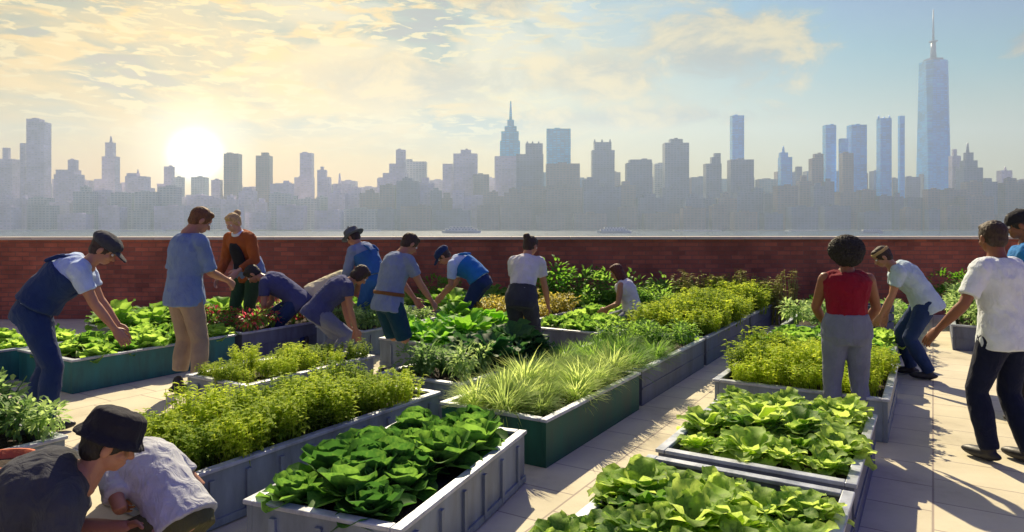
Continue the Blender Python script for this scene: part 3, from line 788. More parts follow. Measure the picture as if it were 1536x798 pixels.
# third row
P = planter(fr(3.5, -4.62), ROW, .76, 1.45, 'grey-blue planter of short yellow-green sprouts behind the long ribbed one', 'planter_blue')
fill(P, 'sprout', 'leafy_sprout', 5, 3, .66, 'short yellow-green sprout clump in the planter behind the long one', 'herb', 'short sprouts behind the long planter')
P = planter(fr(5.75, -4.42), ROW, .85, 1.5, 'grey-blue planter of bright green leaves beside the man in grey', 'planter_blue')
fill(P, 'brightchard', 'chard', 4, 3, 1.05, 'bright green leafy plant beside the man in grey', 'chard', 'bright leafy plants beside the man in grey')
P = planter(fr(7.6, -4.5), ROW, .95, 1.6, 'slate planter of yellow bushes behind the man in grey', 'planter_board', ribs=False, board=True)
fill(P, 'yellowbush', 'leafy_bush', 5, 3, 1.1, 'yellow leafy bush in the planter behind the man in grey', 'herb', 'yellow bushes behind the man in grey')
P = planter(fr(9.4, -4.5), ROW, .95, 1.9, 'slate planter of lettuces near the wall beside the small girl', 'planter_board', ribs=False, board=True)
fill(P, 'lettuce', 'lettuce', 5, 3, 1.15, 'light green lettuce in the planter near the wall by the girl', 'lettuce', 'lettuces by the girl near the wall')
# fourth row
P = planter(fr(6.0, -5.75), ROW, .8, 1.4, 'grey-blue planter of grey-green bushes behind the woman in plum', 'planter_blue')
fill(P, 'greybush', 'leafy_bush', 4, 3, 1.0, 'grey-green bush in the planter behind the woman in plum', 'herb', 'grey-green bushes behind the woman in plum')
P = planter(fr(8.1, -5.7), ROW, .9, 1.7, 'slate planter of leafy greens in front of the man in the denim overall', 'planter_board', ribs=False, board=True)
fill(P, 'chard', 'chard', 4, 3, .9, 'mid green leafy plant in front of the capped man by the wall', 'chard', 'leafy plants in front of the capped man by the wall')
# far left row, teal side
P = planter(fr(3.3, -6.86), ROW, 1.05, 1.75, 'teal sided planter of leafy greens under the hands of the man in overalls', 'planter_teal', ribs=False)
fill(P, 'lettuce', 'lettuce', 5, 3, 1.0, 'pale green lettuce in the teal sided planter', 'lettuce', 'lettuces in the teal sided planter')
P = planter(fr(5.15, -6.86), ROW, 1.05, 1.8, 'dark planter of red flowered bushes behind the standing man in khakis', 'planter_board', ribs=False, board=True)
fill(P, 'flowerbush', 'flowering_bush', 5, 3, .95, 'small green bush with red flowers behind the standing man in khakis', 'flower bush', 'red flowered bushes behind the standing man in khakis')
P = planter(fr(7.1, -6.86), ROW, 1.05, 1.9, 'dark planter of leafy greens against the wall behind the blonde woman', 'planter_board', ribs=False, board=True)
fill(P, 'lettuce', 'lettuce', 5, 3, 1.15, 'pale green lettuce in the planter behind the blonde woman', 'lettuce', 'lettuces behind the blonde woman')
P = planter(fr(4.6, -8.2), ROW, 1.0, 1.9, 'dark planter of leafy greens along the wall at the left', 'planter_board', ribs=False, board=True)
fill(P, 'chard', 'chard', 5, 3, .9, 'mid green leafy plant in the planter along the wall at the left', 'chard', 'leafy plants along the wall at the left')
P = planter(fr(2.2, -8.0), ROW, 1.05, 1.9, 'teal sided planter of leafy greens at the left edge', 'planter_teal', ribs=False)
fill(P, 'lettuce', 'lettuce', 5, 3, .95, 'pale green lettuce in the left edge planter', 'lettuce', 'lettuces in the left edge planter')
# near left corner
P = planter(fr(.75, -4.45), ROW, .95, 1.35, 'planter of grey-green bushes behind the man in the black hat', 'planter_blue')
fill(P, 'greybush', 'leafy_bush', 5, 4, 1.25, 'grey-green bush in the planter behind the black hatted man', 'herb', 'grey-green bushes behind the black hatted man', .0, 1, -.02, .98)
# right cluster
ru = Vector((U.x, U.y, 0)); rv = Vector((V.x, V.y, 0))
JL = Vector((.80, 3.84, 0))
def rfr(s, w, dl=0.0):    # near right corner of a right-cluster planter whose near left corner lies s along the row
    q = JL + ru * s + rv * (w - dl); return (q.x, q.y)
P = planter(rfr(-1.75, 1.0), ROW, 1.0, 1.68, 'nearest planter of the right hand row, overflowing with curly kale', 'planter_board', ribs=False, board=True)
fill(P, 'kale', 'kale', 7, 5, .66, 'curly green kale in the nearest planter of the right row', 'kale', 'kale in the nearest right row planter', .0, .88, .06, .96, scj=.35)
P = planter(rfr(.06, 1.0), ROW, 1.0, 1.42, 'second planter of the right hand row, of curly kale', 'planter_board', ribs=False, board=True)
fill(P, 'kale', 'kale', 6, 5, .66, 'curly green kale in the second planter of the right row', 'kale', 'kale in the second right row planter', .12, .97, .06, .96, scj=.35)
P = planter(rfr(1.98, 1.05, .0), ROW, 1.25, 1.5, 'third planter of the right hand row, of fine green bushes', 'planter_blue', ribs=False, board=True)
fill(P, 'sprout', 'leafy_sprout', 5, 5, .95, 'fine green sprout clump in the third planter of the right row', 'herb', 'sprouts in the third right row planter', .02, .98, .05, .95)
P = planter(rfr(3.65, 1.0, .0), ROW, 1.3, 1.3, 'fourth planter of the right hand row, of lettuces', 'planter_teal', ribs=False, board=True)
fill(P, 'lettuce', 'lettuce', 4, 4, 1.05, 'light green lettuce in the fourth planter of the right row', 'lettuce', 'lettuces in the fourth right row planter')
P = planter(rfr(5.5, 1.0, .0), ROW, 1.3, 1.5, 'fifth planter of the right hand row, of grey-green bushes', 'planter_board', ribs=False, board=True)
fill(P, 'greybush', 'leafy_bush', 4, 4, 1.1, 'grey-green bush in the fifth planter of the right row', 'herb', 'bushes in the fifth right row planter')
P = planter(rfr(7.1, 1.0, .0), ROW, 1.3, 1.4, 'last planter of the right hand row, of lettuces under the wall', 'planter_board', ribs=False, board=True)
fill(P, 'lettuce', 'lettuce', 4, 4, 1.2, 'light green lettuce in the last right row planter', 'lettuce', 'lettuces in the last right row planter')
# far right planter behind the man in the white tee
P = planter((6.42, 8.13), ROW, 1.0, 2.3, 'planter of bushy greens across the right hand path', 'planter_board', ribs=False, board=True)
fill(P, 'greybush', 'leafy_bush', 6, 3, 1.45, 'tall green bush in the planter across the right hand path', 'herb', 'bushes in the planter across the right hand path')

# shrubs and stalks by the wall
WY = 11.7
def solo(kindname, name, px, Y, sc, label, cat, group=None):
    return plant(kindname, name, at(px, Y, 0), sc, label, cat, group)
solo('shrub', 'shrub', 828, 11.0, 1.55, 'rounded bright green shrub standing in front of the wall', 'shrub')
for px, sc, lb in ((893, 1.5, 'broad pale green shrub by the wall, nearest the small girl'), (935, 1.6, 'broad pale green shrub by the wall, middle of the three'), (985, 1.25, 'low pale green shrub by the wall, nearest the tall stalks')):
    solo('lowshrub', 'shrub', px, 10.9, sc, lb, 'shrub', 'pale shrubs by the wall')
for px in range(1008, 1200, 8):
    solo('stalk', 'tall_stalk', px + rd(-4, 4), 10.9 + rd(-.25, .25), 1.05, 'tall thin brown-green stalks standing along the wall', 'plant', 'tall stalks along the wall')
solo('shrub', 'shrub', 1428, 11.0, 1.1, 'dark shrub under the wall beside the right hand path', 'shrub')
solo('shrub', 'shrub', 655, 11.0, 1.1, 'green shrub under the wall beside the bending capped man', 'shrub')

# small props
def pot(px, Y, r, h, label):
    root = empty('plant_pot', at(px, Y)); tag(root, label, 'plant pot')
    mb = MB(); X_, Y_ = Vector((1, 0, 0)), Vector((0, 1, 0))
    mb.loft([(Vector((0, 0, z)), X_, Y_, q, q) for z, q in ((0, r * .7), (h * .8, r * .95), (h * .8 + .001, r * 1.08), (h, r * 1.1), (h + .001, r * .98), (h - .05, r * .92))], 28)
    mb.obj('pot', 'terracotta', root)
    mb = MB(); mb.loft([(Vector((0, 0, z)), X_, Y_, q, q) for z, q in ((h - .049, r * .9), (h - .04, r * .88), (h - .03, r * .4))], 20); mb.obj('soil', 'soil', root)
pot(-8, 3.3, .16, .46, 'rust red terracotta pot at the left edge behind the black hatted man')
def crate(loc, rz, label, mat, d=(.42, .30, .24)):
    root = empty('crate', loc, rz); tag(root, label, 'crate')
    mb = MB(); w, dd, h = d; t = .015
    for k in range(3):
        z = .04 + k * h / 3
        mb.box((0, -dd / 2, z), (w, t, h / 3 - .02)); mb.box((0, dd / 2, z), (w, t, h / 3 - .02))
        mb.box((-w / 2, 0, z), (t, dd - t - .004, h / 3 - .02)); mb.box((w / 2, 0, z), (t, dd - t - .004, h / 3 - .02))
    mb.obj('slat', mat, root)
    mb = MB(); mb.box((0, 0, .01), (w - .03, dd - .03, .015)); mb.obj('bottom', mat, root)
    mb = MB()
    for sx in (-1, 1):
        for sy in (-1, 1): mb.box((sx * (w / 2 - .022), sy * (dd / 2 - .022), h / 2), (.026, .026, h))
    mb.obj('corner_post', mat, root)
    return root

# ------------------------------------------------------------------ people in place
# front pair
person((-2.08, 2.58, 0), 62, 1.74, 'crouching man in a black bucket hat and charcoal tee at the lower left', 'skin_tan', hip=.28, lean=34, curl=40, head=(26, -4),
       hands=[(-.16, .55, .28), (.22, .56, .26)], feet=[(-.16, -.08, .09), (.15, .10, .09)], knee=[(-.5, 1, .3), (.5, 1, .5)], shirt='cloth_charcoal', sleeve=.85,
       trousers='cloth_charcoal', hair='hair_black', hat='bucket', hatmat='cloth_black', build=1.16, seed=1, grip=(1, 1), vox=.009)
person((-1.50, 3.10, 0), -62, 1.50, 'crouching person in a pale grey shirt half hidden behind the black hatted man', 'skin_tan', hip=.32, lean=46, curl=30, head=(45, 0),
       hands=[(-.10, .34, .36), (.15, .42, .35)], feet=[(-.15, -.02, .09), (.15, .08, .09)], knee=[(-.5, 1, .3), (.5, 1, .5)], shirt='cloth_greylav', sleeve=.7, build=.90, shirt_lo=-.06,
       trousers='cloth_olive', hair='hair_dark', seed=2, grip=(1, 1), vox=.009)
# man bending in overalls
person(at(50, 5.3), 66, 1.76, 'man in navy overalls and dark cap bending over the teal sided planter', 'skin_tan', hip=.92, lean=32, curl=30, head=(38, 5),
       hands=[(-.14, .60, .66), (.16, .64, .62)], shirt='cloth_lightblue', sleeve=.62, trousers='cloth_navy', bib='cloth_navy', hair='hair_dark', hat='flat', hatmat='cloth_charcoal', seed=3,
       feet=[(-.12, -.06, .09), (.12, .10, .09)])
# standing man in khakis
person(at(277, 6.35), 38, 1.80, 'standing man in a slate blue shirt and khaki trousers looking down', 'skin_tan', hip=.94, lean=2, curl=10, head=(34, 12),
       hands=[(-.20, .16, .92), (.10, .36, 1.02)], shirt='cloth_slate', sleeve=.95, trousers='cloth_khaki', shorts=1.7, hair='hair_brown', seed=4, grip=(0, 1),
       feet=[(-.13, .0, .09), (.13, .06, .09)], collar=True)
# blonde woman
person(at(374, 9.3), -160, 1.86, 'blonde woman in a rust jacket over a black top standing before the wall', 'skin_fair', hip=.91, lean=14, curl=20, head=(28, 0), female=True,
       hands=[(-.14, .36, .92), (.20, .32, .84)], shirt='cloth_rust', sleeve=1.8, trousers='cloth_darkgreen', apron='cloth_slate', front='cloth_black', bib=None, hair='hair_blonde', hstyle='bun', seed=5, neck='cloth_white')
# back crouchers, left
person(at(446, 8.9), -95, 1.72, 'dark haired person in a grey-purple shirt bending low near the wall', 'skin_tan', hip=.62, lean=46, curl=26, head=(58, 0),
       hands=[(-.15, .55, .40), (.15, .55, .40)], feet=[(-.14, -.1, .09), (.14, .12, .09)], shirt='cloth_plum', sleeve=.6, trousers='cloth_navy', hair='hair_black', seed=6)
person(at(478, 9.1), 80, 1.72, 'person in a cream shirt bending low with back turned near the wall', 'skin_tan', hip=.70, lean=58, curl=34, head=(75, 0),
       hands=[(-.15, .55, .40), (.15, .55, .40)], feet=[(-.14, -.1, .09), (.14, .12, .09)], shirt='cloth_cream', sleeve=.7, trousers='cloth_olive', hair='hair_dark', seed=7)
person(at(476, 7.4), 68, 1.58, 'woman in a plum tee with dark bobbed hair bending over the beds', 'skin_tan', hip=.72, lean=36, curl=28, head=(52, 0), female=True,
       hands=[(-.15, .42, .36), (.16, .46, .34)], shirt='cloth_plum', sleeve=.4, trousers='cloth_grey', hair='hair_dark', hstyle='bob', seed=8,
       feet=[(-.14, -.05, .09), (.14, .12, .09)])
person(at(562, 9.0), -65, 1.70, 'person in a grey sun hat and blue denim overalls stooping behind the plum tee', 'skin_tan', hip=.90, lean=22, curl=20, head=(34, 0),
       hands=[(-.2, .46, .62), (.2, .48, .62)], shirt='cloth_greyblue', sleeve=1.7, trousers='cloth_denim', bib='cloth_denim', hair='hair_dark', hat='sun', hatmat='cloth_hatgrey', seed=9)
# centre man
person(at(582, 6.85), 48, 1.62, 'man in a grey shirt and dark teal shorts tending plants in the centre', 'skin_tan', hip=.90, lean=10, curl=22, head=(38, 5),
       hands=[(-.12, .46, .82), (.20, .48, .80)], shirt='cloth_greyblue', sleeve=.6, trousers='cloth_teal', shorts=.97, hair='hair_dark', hat=None, belt='leather', band=None, seed=10, grip=(1, 1))
person(at(722, 9.3), -78, 1.70, 'man in a blue cap and light blue shirt bending to the left by the wall', 'skin_tan', hip=.84, lean=38, curl=44, head=(48, 0),
       hands=[(-.15, .56, .62), (.18, .60, .62)], shirt='cloth_lightblue', sleeve=.7, trousers='cloth_navy', bib='cloth_royal', hair='hair_dark', hat='flat', hatmat='cloth_navy', seed=11)
person(at(782, 7.3), 20, 1.60, 'woman in a pale shirt and dark trousers with back turned in the centre', 'skin_tan', hip=.88, lean=16, curl=20, head=(24, 18), female=True,
       hands=[(-.20, .36, .70), (.24, .42, .58)], shirt='cloth_pale', sleeve=.6, trousers='cloth_charcoal', highwaist=True, hair='hair_dark', hstyle='bun', seed=12)
person(at(950, 9.0), -70, 1.50, 'small girl with long chestnut hair and a pale top crouching among the beds', 'skin_tan', hip=.50, lean=14, curl=16, head=(24, 0), female=True,
       hands=[(-.14, .42, .55), (.16, .44, .50)], feet=[(-.14, .0, .09), (.14, .12, .09)], knee=[(-.4, 1, .3), (.4, 1, .3)], shirt='cloth_pale', sleeve=0, trousers='cloth_grey', hair='hair_chestnut', hstyle='long', seed=13)
# woman in maroon
person(at(1270, 5.1), 12, 1.47, 'woman with a black afro, maroon top and grey trousers, back turned', 'skin_dark', hip=.96, lean=-1, curl=4, head=(6, -14), female=True,
       hands=[(-.13, .26, .98), (.20, .24, .96)], elbow=[(-1, -.6, -.3), (1, -.6, -.3)], shirt='cloth_maroon', sleeve=0, trousers='cloth_grey', highwaist=True, hair='hair_black', hstyle='afro', seed=14, build=1.1,
       feet=[(-.12, 0, .09), (.13, .0, .09)])
# bending man on the right path
person(at(1388, 7.1), -68, 1.60, 'man in a pale blue tee and tan headband bending over the right hand row', 'skin_tan', hip=.86, lean=26, curl=30, head=(36, 0),
       hands=[(-.13, .50, .60), (.16, .40, .52)], shirt='cloth_paleblue', sleeve=.6, trousers='cloth_navy', hair='hair_dark', band='cloth_tan', seed=15, feet=[(-.13, -.02, .09), (.13, .12, .09)])
# right pair
person(at(1508, 4.60), -22, 1.66, 'man in a white tee and navy trousers walking away at the right edge', 'skin_dark', hip=.92, lean=4, curl=6, head=(12, 22),
       hands=[(-.36, .24, .92), (.25, .10, .84)], elbow=[(-.5, -1, -.2), (.5, -1, -.2)], shirt='cloth_white', sleeve=.75, trousers='cloth_midnight', hair='hair_dark', hstyle='short', seed=16,
       feet=[(-.11, .04, .09), (.11, -.10, .09)])
person(at(1552, 5.45), -50, 1.74, 'man in a blue shirt and black cap cut off by the right edge', 'skin_dark', hip=.93, lean=2, curl=6, head=(16, 0),
       hands=[(-.22, .14, .88), (.24, .10, .86)], shirt='cloth_royal', sleeve=.7, trousers='cloth_black', hair='hair_black', hat='capback', hatmat='cloth_black', seed=17)
crate(at(1312, 8.1, .36), .4, 'navy slatted crate standing among the right hand row beside the bending man', 'crate_navy', (.30, .26, .3))

# ------------------------------------------------------------------ roof, wall, river, city
mb = MB(); mb.box((0, 2, -.35), (80, 20.6, .7)); o = mb.obj('roof_deck', 'paving'); tag(o, None, None, None, 'structure')
mb = MB(); mb.box((0, 2, -10.35), (79, 20.0, 19.2)); o = mb.obj('roof_building', 'facade_brown'); tag(o, 'brown building carrying the rooftop garden under the deck', 'building')
wall = empty('brick_wall', (0, WY, 0)); tag(wall, 'long dark red brick parapet wall with pale coping behind the beds', 'wall')
wr = R(2.0); wall.rotation_euler = (0, 0, wr)
mb = MB(); mb.box((0, .12, .66), (60, .24, 1.32)); mb.obj('brickwork', 'brick', wall)
mb = MB()
x = -30
while x < 30: mb.box((x + .5, .12, 1.347), (.994, .34, .05)); x += 1.0
c = mb.obj('coping', 'coping', wall); bv = c.modifiers.new('b', 'BEVEL'); bv.width = .006; bv.segments = 2
mb = MB(); mb.add([(-4480, -480, -20), (4480, -480, -20), (4480, 5980, -20), (-4480, 5980, -20)], [(0, 1, 2, 3)], False)
o = mb.obj('water', 'water'); tag(o, None, None, None, 'structure')
mb = MB(); mb.box((0, 3950, -20.5), (8900, 4000, 5)); o = mb.obj('far_shore', 'shore'); tag(o, None, None, None, 'structure')

BT = -18.0
def tower(tiers, Y, mat, label, depth=None, group='towers of the far skyline', spires=(), mats=None, name='tower_building'):
    """tiers: (x0, x1, ytop) in photo pixels, bottom first"""
    x0 = min(t[0] for t in tiers); x1 = max(t[1] for t in tiers); s = Y / F
    root = empty(name, ((((x0 + x1) / 2) - CX) * s, Y, BT)); tag(root, label, 'building', group)
    bx = root.location.x; zb = 0.0; first = True
    tiers = sorted(tiers, key=lambda t: -t[2])
    for i, tt in enumerate(tiers):
        a, b, y = tt[:3]; zt = CH + (HY - y) * s - BT; w = (b - a) * s; kk = abs((a + b) / 2 - CX) / F; w = max(w / (1 + .6 * kk), .55 * w)
        d = min(max(w, 14), 60) * (.65 if i else .7); cx = ((a + b) / 2 - CX) * s - bx
        z0 = 0.0 if not (i and any(q[0] <= a + .5 and q[1] >= b - .5 for q in tiers[:i])) else zb
        mb = MB(); mb.box((cx, -i * .35, (z0 + zt) / 2), (w, d, zt - z0), top=(tt[3] if len(tt) > 3 else 1.0))
        mb.obj('tower_body' if z0 == 0 else 'setback', mats[i] if mats else mat, root); zb = zt - .0
        if w > 25 and i == len(tiers) - 1 and not spires:
            mb = MB(); random.seed(int(a)); mb.box((cx + rd(-.2, .2) * w, 0, zt + 2.2), (w * rd(.2, .4), d * .5, 4.4)); mb.obj('roof_plant', mat, root)
    for (cx, y0, y1, w0) in spires:
        mb = MB(); z0 = CH + (HY - y0) * s - BT; z1 = CH + (HY - y1) * s - BT; c = (cx - CX) * s - bx; w = w0 * s
        mb.tube([(c, 0, z0 - 1), (c, 0, (z0 + z1) / 2), (c, 0, z1)], [w / 2, w * .36, w * .18], n=8, roundend=False)
        mb.obj('spire', mat, root)
    return root
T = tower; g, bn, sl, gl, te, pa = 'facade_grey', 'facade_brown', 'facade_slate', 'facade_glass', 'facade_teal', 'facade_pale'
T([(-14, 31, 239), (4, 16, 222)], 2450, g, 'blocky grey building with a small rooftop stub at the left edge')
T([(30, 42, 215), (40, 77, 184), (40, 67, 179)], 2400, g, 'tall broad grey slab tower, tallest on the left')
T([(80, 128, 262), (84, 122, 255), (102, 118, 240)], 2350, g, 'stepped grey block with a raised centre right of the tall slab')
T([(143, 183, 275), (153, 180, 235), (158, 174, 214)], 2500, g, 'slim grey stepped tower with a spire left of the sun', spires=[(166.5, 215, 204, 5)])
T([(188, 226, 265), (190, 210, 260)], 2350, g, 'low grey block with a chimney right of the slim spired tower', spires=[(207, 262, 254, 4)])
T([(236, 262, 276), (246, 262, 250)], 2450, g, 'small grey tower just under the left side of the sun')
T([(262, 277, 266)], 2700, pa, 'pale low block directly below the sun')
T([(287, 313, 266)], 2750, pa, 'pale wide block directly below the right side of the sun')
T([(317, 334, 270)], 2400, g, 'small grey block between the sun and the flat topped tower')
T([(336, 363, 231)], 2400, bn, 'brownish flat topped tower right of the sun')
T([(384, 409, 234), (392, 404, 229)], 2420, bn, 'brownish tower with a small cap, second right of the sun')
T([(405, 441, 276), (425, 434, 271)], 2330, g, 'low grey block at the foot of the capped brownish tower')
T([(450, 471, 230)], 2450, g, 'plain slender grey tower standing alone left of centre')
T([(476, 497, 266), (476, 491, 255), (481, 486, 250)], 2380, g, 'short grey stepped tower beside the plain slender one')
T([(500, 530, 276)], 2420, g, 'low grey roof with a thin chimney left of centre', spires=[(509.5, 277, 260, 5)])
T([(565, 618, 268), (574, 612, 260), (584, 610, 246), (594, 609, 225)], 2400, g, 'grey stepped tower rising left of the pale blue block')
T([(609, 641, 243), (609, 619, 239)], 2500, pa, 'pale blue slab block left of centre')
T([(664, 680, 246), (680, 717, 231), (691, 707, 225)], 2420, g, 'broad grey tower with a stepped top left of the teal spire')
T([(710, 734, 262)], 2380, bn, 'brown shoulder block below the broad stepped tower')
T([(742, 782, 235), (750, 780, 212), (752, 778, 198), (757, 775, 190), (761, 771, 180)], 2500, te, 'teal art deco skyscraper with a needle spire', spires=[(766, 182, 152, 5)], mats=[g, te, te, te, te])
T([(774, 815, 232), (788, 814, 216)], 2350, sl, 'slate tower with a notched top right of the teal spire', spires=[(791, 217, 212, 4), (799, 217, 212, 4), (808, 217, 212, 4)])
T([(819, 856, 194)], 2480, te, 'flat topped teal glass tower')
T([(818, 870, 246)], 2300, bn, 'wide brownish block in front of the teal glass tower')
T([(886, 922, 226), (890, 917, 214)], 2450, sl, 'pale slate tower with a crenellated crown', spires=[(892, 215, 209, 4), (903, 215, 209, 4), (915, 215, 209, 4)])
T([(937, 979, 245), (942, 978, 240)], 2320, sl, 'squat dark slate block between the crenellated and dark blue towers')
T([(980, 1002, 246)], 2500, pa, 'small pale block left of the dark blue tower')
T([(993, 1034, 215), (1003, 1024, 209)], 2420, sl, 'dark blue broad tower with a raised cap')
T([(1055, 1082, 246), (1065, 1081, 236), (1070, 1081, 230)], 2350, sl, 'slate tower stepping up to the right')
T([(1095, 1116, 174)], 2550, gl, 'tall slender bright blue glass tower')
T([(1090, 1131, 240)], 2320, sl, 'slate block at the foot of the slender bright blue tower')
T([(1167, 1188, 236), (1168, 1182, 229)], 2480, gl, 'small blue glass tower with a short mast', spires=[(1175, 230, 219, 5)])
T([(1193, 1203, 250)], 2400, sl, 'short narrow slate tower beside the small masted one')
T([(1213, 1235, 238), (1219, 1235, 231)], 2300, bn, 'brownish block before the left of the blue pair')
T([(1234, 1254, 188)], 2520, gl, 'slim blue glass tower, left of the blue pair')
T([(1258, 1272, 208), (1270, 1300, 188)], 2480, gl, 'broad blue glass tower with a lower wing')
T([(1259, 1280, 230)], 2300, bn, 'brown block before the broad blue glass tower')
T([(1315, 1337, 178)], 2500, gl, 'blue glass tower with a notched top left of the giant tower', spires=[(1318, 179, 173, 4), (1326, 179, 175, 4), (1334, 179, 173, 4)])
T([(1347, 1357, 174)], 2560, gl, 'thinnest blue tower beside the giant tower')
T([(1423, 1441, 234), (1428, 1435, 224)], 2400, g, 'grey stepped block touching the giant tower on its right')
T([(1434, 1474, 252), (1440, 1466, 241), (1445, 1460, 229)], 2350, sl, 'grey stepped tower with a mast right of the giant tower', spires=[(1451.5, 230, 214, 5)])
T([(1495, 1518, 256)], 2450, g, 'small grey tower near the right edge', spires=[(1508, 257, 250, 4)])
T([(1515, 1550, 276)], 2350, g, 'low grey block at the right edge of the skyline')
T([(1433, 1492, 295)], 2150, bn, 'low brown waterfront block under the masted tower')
# the giant tower: square base turning into a chamfered shaft
Yg = 2600; s = Yg / F
root = empty('tower_building', ((1400 - CX) * s, Yg, BT)); tag(root, 'giant blue glass tower with tapering corners and a tall antenna', 'building', 'towers of the far skyline')
zt = CH + (HY - 93) * s - BT; zb0 = 45; w = 34 * s
mb = MB(); mb.box((0, 0, zb0 / 2), (w, w, zb0)); mb.obj('tower_base', gl, root)
h = w / 2; q = h * .86
vs = [(-h, -h, zb0), (h, -h, zb0), (h, h, zb0), (-h, h, zb0), (0, -q, zt), (q, 0, zt), (0, q, zt), (-q, 0, zt)]
vs2 = [(-h, -h, zb0 + .1), (h, -h, zb0 + .1), (h, h, zb0 + .1), (-h, h, zb0 + .1)]
tt = .97
top = [(-h * tt * .55, -h * tt, zt), (h * tt * .55, -h * tt, zt), (h * tt, -h * tt * .55, zt), (h * tt, h * tt * .55, zt), (h * tt * .55, h * tt, zt), (-h * tt * .55, h * tt, zt), (-h * tt, h * tt * .55, zt), (-h * tt, -h * tt * .55, zt)]
mb = MB(); mb.add(vs2 + top, [(0, 1, 5, 4), (1, 6, 5), (1, 2, 7, 6), (2, 8, 7), (2, 3, 9, 8), (3, 10, 9), (3, 0, 11, 10), (0, 4, 11), tuple(range(4, 12))], False)
mb.obj('tower_shaft', gl, root)
mb = MB(); z = zt; mb.box((0, 0, z + 6), (w * .55, w * .55, 12)); mb.obj('crown_ring', sl, root)
mb = MB(); mb.tube([(0, 0, zt + 12), (0, 0, zt + 75)], [11, 8], n=10, roundend=False); mb.tube([(0, 0, zt + 75), (0, 0, zt + 110), (0, 0, CH + (HY - 14) * s - BT)], [4.5, 3.5, 1.5], n=8, roundend=False)
mb.box((0, 0, zt + 78), (22, 22, 5)); mb.obj('antenna', sl, root)
# dense low blocks of the waterfront and behind; left ones paler, haze painted in
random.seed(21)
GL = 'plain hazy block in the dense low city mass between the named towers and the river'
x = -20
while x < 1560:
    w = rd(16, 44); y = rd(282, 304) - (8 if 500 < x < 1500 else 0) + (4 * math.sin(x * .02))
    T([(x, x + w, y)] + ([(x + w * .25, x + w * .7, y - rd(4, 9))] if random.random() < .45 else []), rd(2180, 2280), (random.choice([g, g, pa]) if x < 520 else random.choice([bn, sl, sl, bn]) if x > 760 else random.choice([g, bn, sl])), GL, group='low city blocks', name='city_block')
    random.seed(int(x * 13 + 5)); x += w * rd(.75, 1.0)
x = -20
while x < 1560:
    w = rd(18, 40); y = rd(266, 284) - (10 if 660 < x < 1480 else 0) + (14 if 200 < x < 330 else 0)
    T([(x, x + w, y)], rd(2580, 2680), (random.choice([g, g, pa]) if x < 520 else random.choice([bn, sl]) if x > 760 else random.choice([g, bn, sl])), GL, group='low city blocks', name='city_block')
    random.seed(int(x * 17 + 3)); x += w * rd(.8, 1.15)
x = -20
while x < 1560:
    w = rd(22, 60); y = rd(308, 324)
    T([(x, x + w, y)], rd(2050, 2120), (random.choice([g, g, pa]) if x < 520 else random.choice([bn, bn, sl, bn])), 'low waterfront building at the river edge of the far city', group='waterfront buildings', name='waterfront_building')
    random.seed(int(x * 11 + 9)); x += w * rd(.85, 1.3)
# piers and boats
for (a, b) in ((-10, 42), (75, 245), (470, 570), (1010, 1080), (1180, 1230)):
    Y = 1900; mb = MB(); mb.box(((a + b) / 2 * Y / F - CX * Y / F, Y, -18.4), ((b - a) * Y / F, 30, 3.4)); o = mb.obj('pier', 'pier_mat')
    tag(o, 'long pale pier lying flat on the river before the far city', 'pier', 'piers of the far shore')
def boat(px0, px1, Y, label, decks=2, k=1.0):
    s = Y / F; Lh = (px1 - px0) * s; root = empty('ferry_boat', (((px0 + px1) / 2 - CX) * s, Y, -20)); tag(root, label, 'boat')
    mb = MB(); n = 12; vs = []; fs = []
    for i in range(n + 1):
        t = i / n * 2 - 1; hw = Lh * .11 * (1 - abs(t) ** 3) + .4
        vs += [(t * Lh / 2, -hw, 4.5 * k + abs(t) ** 3 * 1.2), (t * Lh / 2 * .94, -hw * .7, -.5), (t * Lh / 2 * .94, hw * .7, -.5), (t * Lh / 2, hw, 4.5 * k + abs(t) ** 3 * 1.2)]
    for i in range(n):
        for j in range(4): fs.append((i * 4 + j, (i + 1) * 4 + j, (i + 1) * 4 + (j + 1) % 4, i * 4 + (j + 1) % 4))
    mb.add(vs, fs + [(0, 1, 2, 3), (n * 4 + 3, n * 4 + 2, n * 4 + 1, n * 4)], False); mb.obj('hull', 'boat_white', root)
    for d in range(decks):
        mb = MB(); mb.box((0, 0, (4.6 + d * 4.5 + 2.2) * k), (Lh * (.8 - d * .22), Lh * .14, 4.3 * k)); c = mb.obj('cabin', 'boat_white', root)
        m = int(10 - 3 * d)
        for q in range(m):
            mb = MB(); mb.box((-Lh * (.36 - d * .1) + q * Lh * (.72 - d * .2) / (m - 1), -Lh * .071, (4.6 + d * 4.5 + 2.5) * k), (Lh * .035, .6, 1.6 * k)); mb.obj('window', 'boat_dark', c)
boat(662, 722, 1500, 'long white ferry on the river left of centre', 2, 1.1)
boat(895, 948, 1500, 'white ferry on the river right of centre', 2, 1.0)
boat(1290, 1325, 1500, 'small white boat on the river towards the right', 1, .9)

# haze
mb = MB(); mb.box((0, 2750, 403), (9000, 6500, 860)); hz = mb.mesh('haze'); m, nt, out = newmat('haze')
vol = N(nt, 'ShaderNodeVolumePrincipled', Density=0.00018, Anisotropy=0.35); vol.inputs['Color'].default_value = (0.57, 0.745, 1.0, 1)
L(nt, vol.outputs[0], out.inputs['Volume'])
o = link('haze', hz, 'haze'); tag(o, None, None, None, 'stuff')
HAZE = o

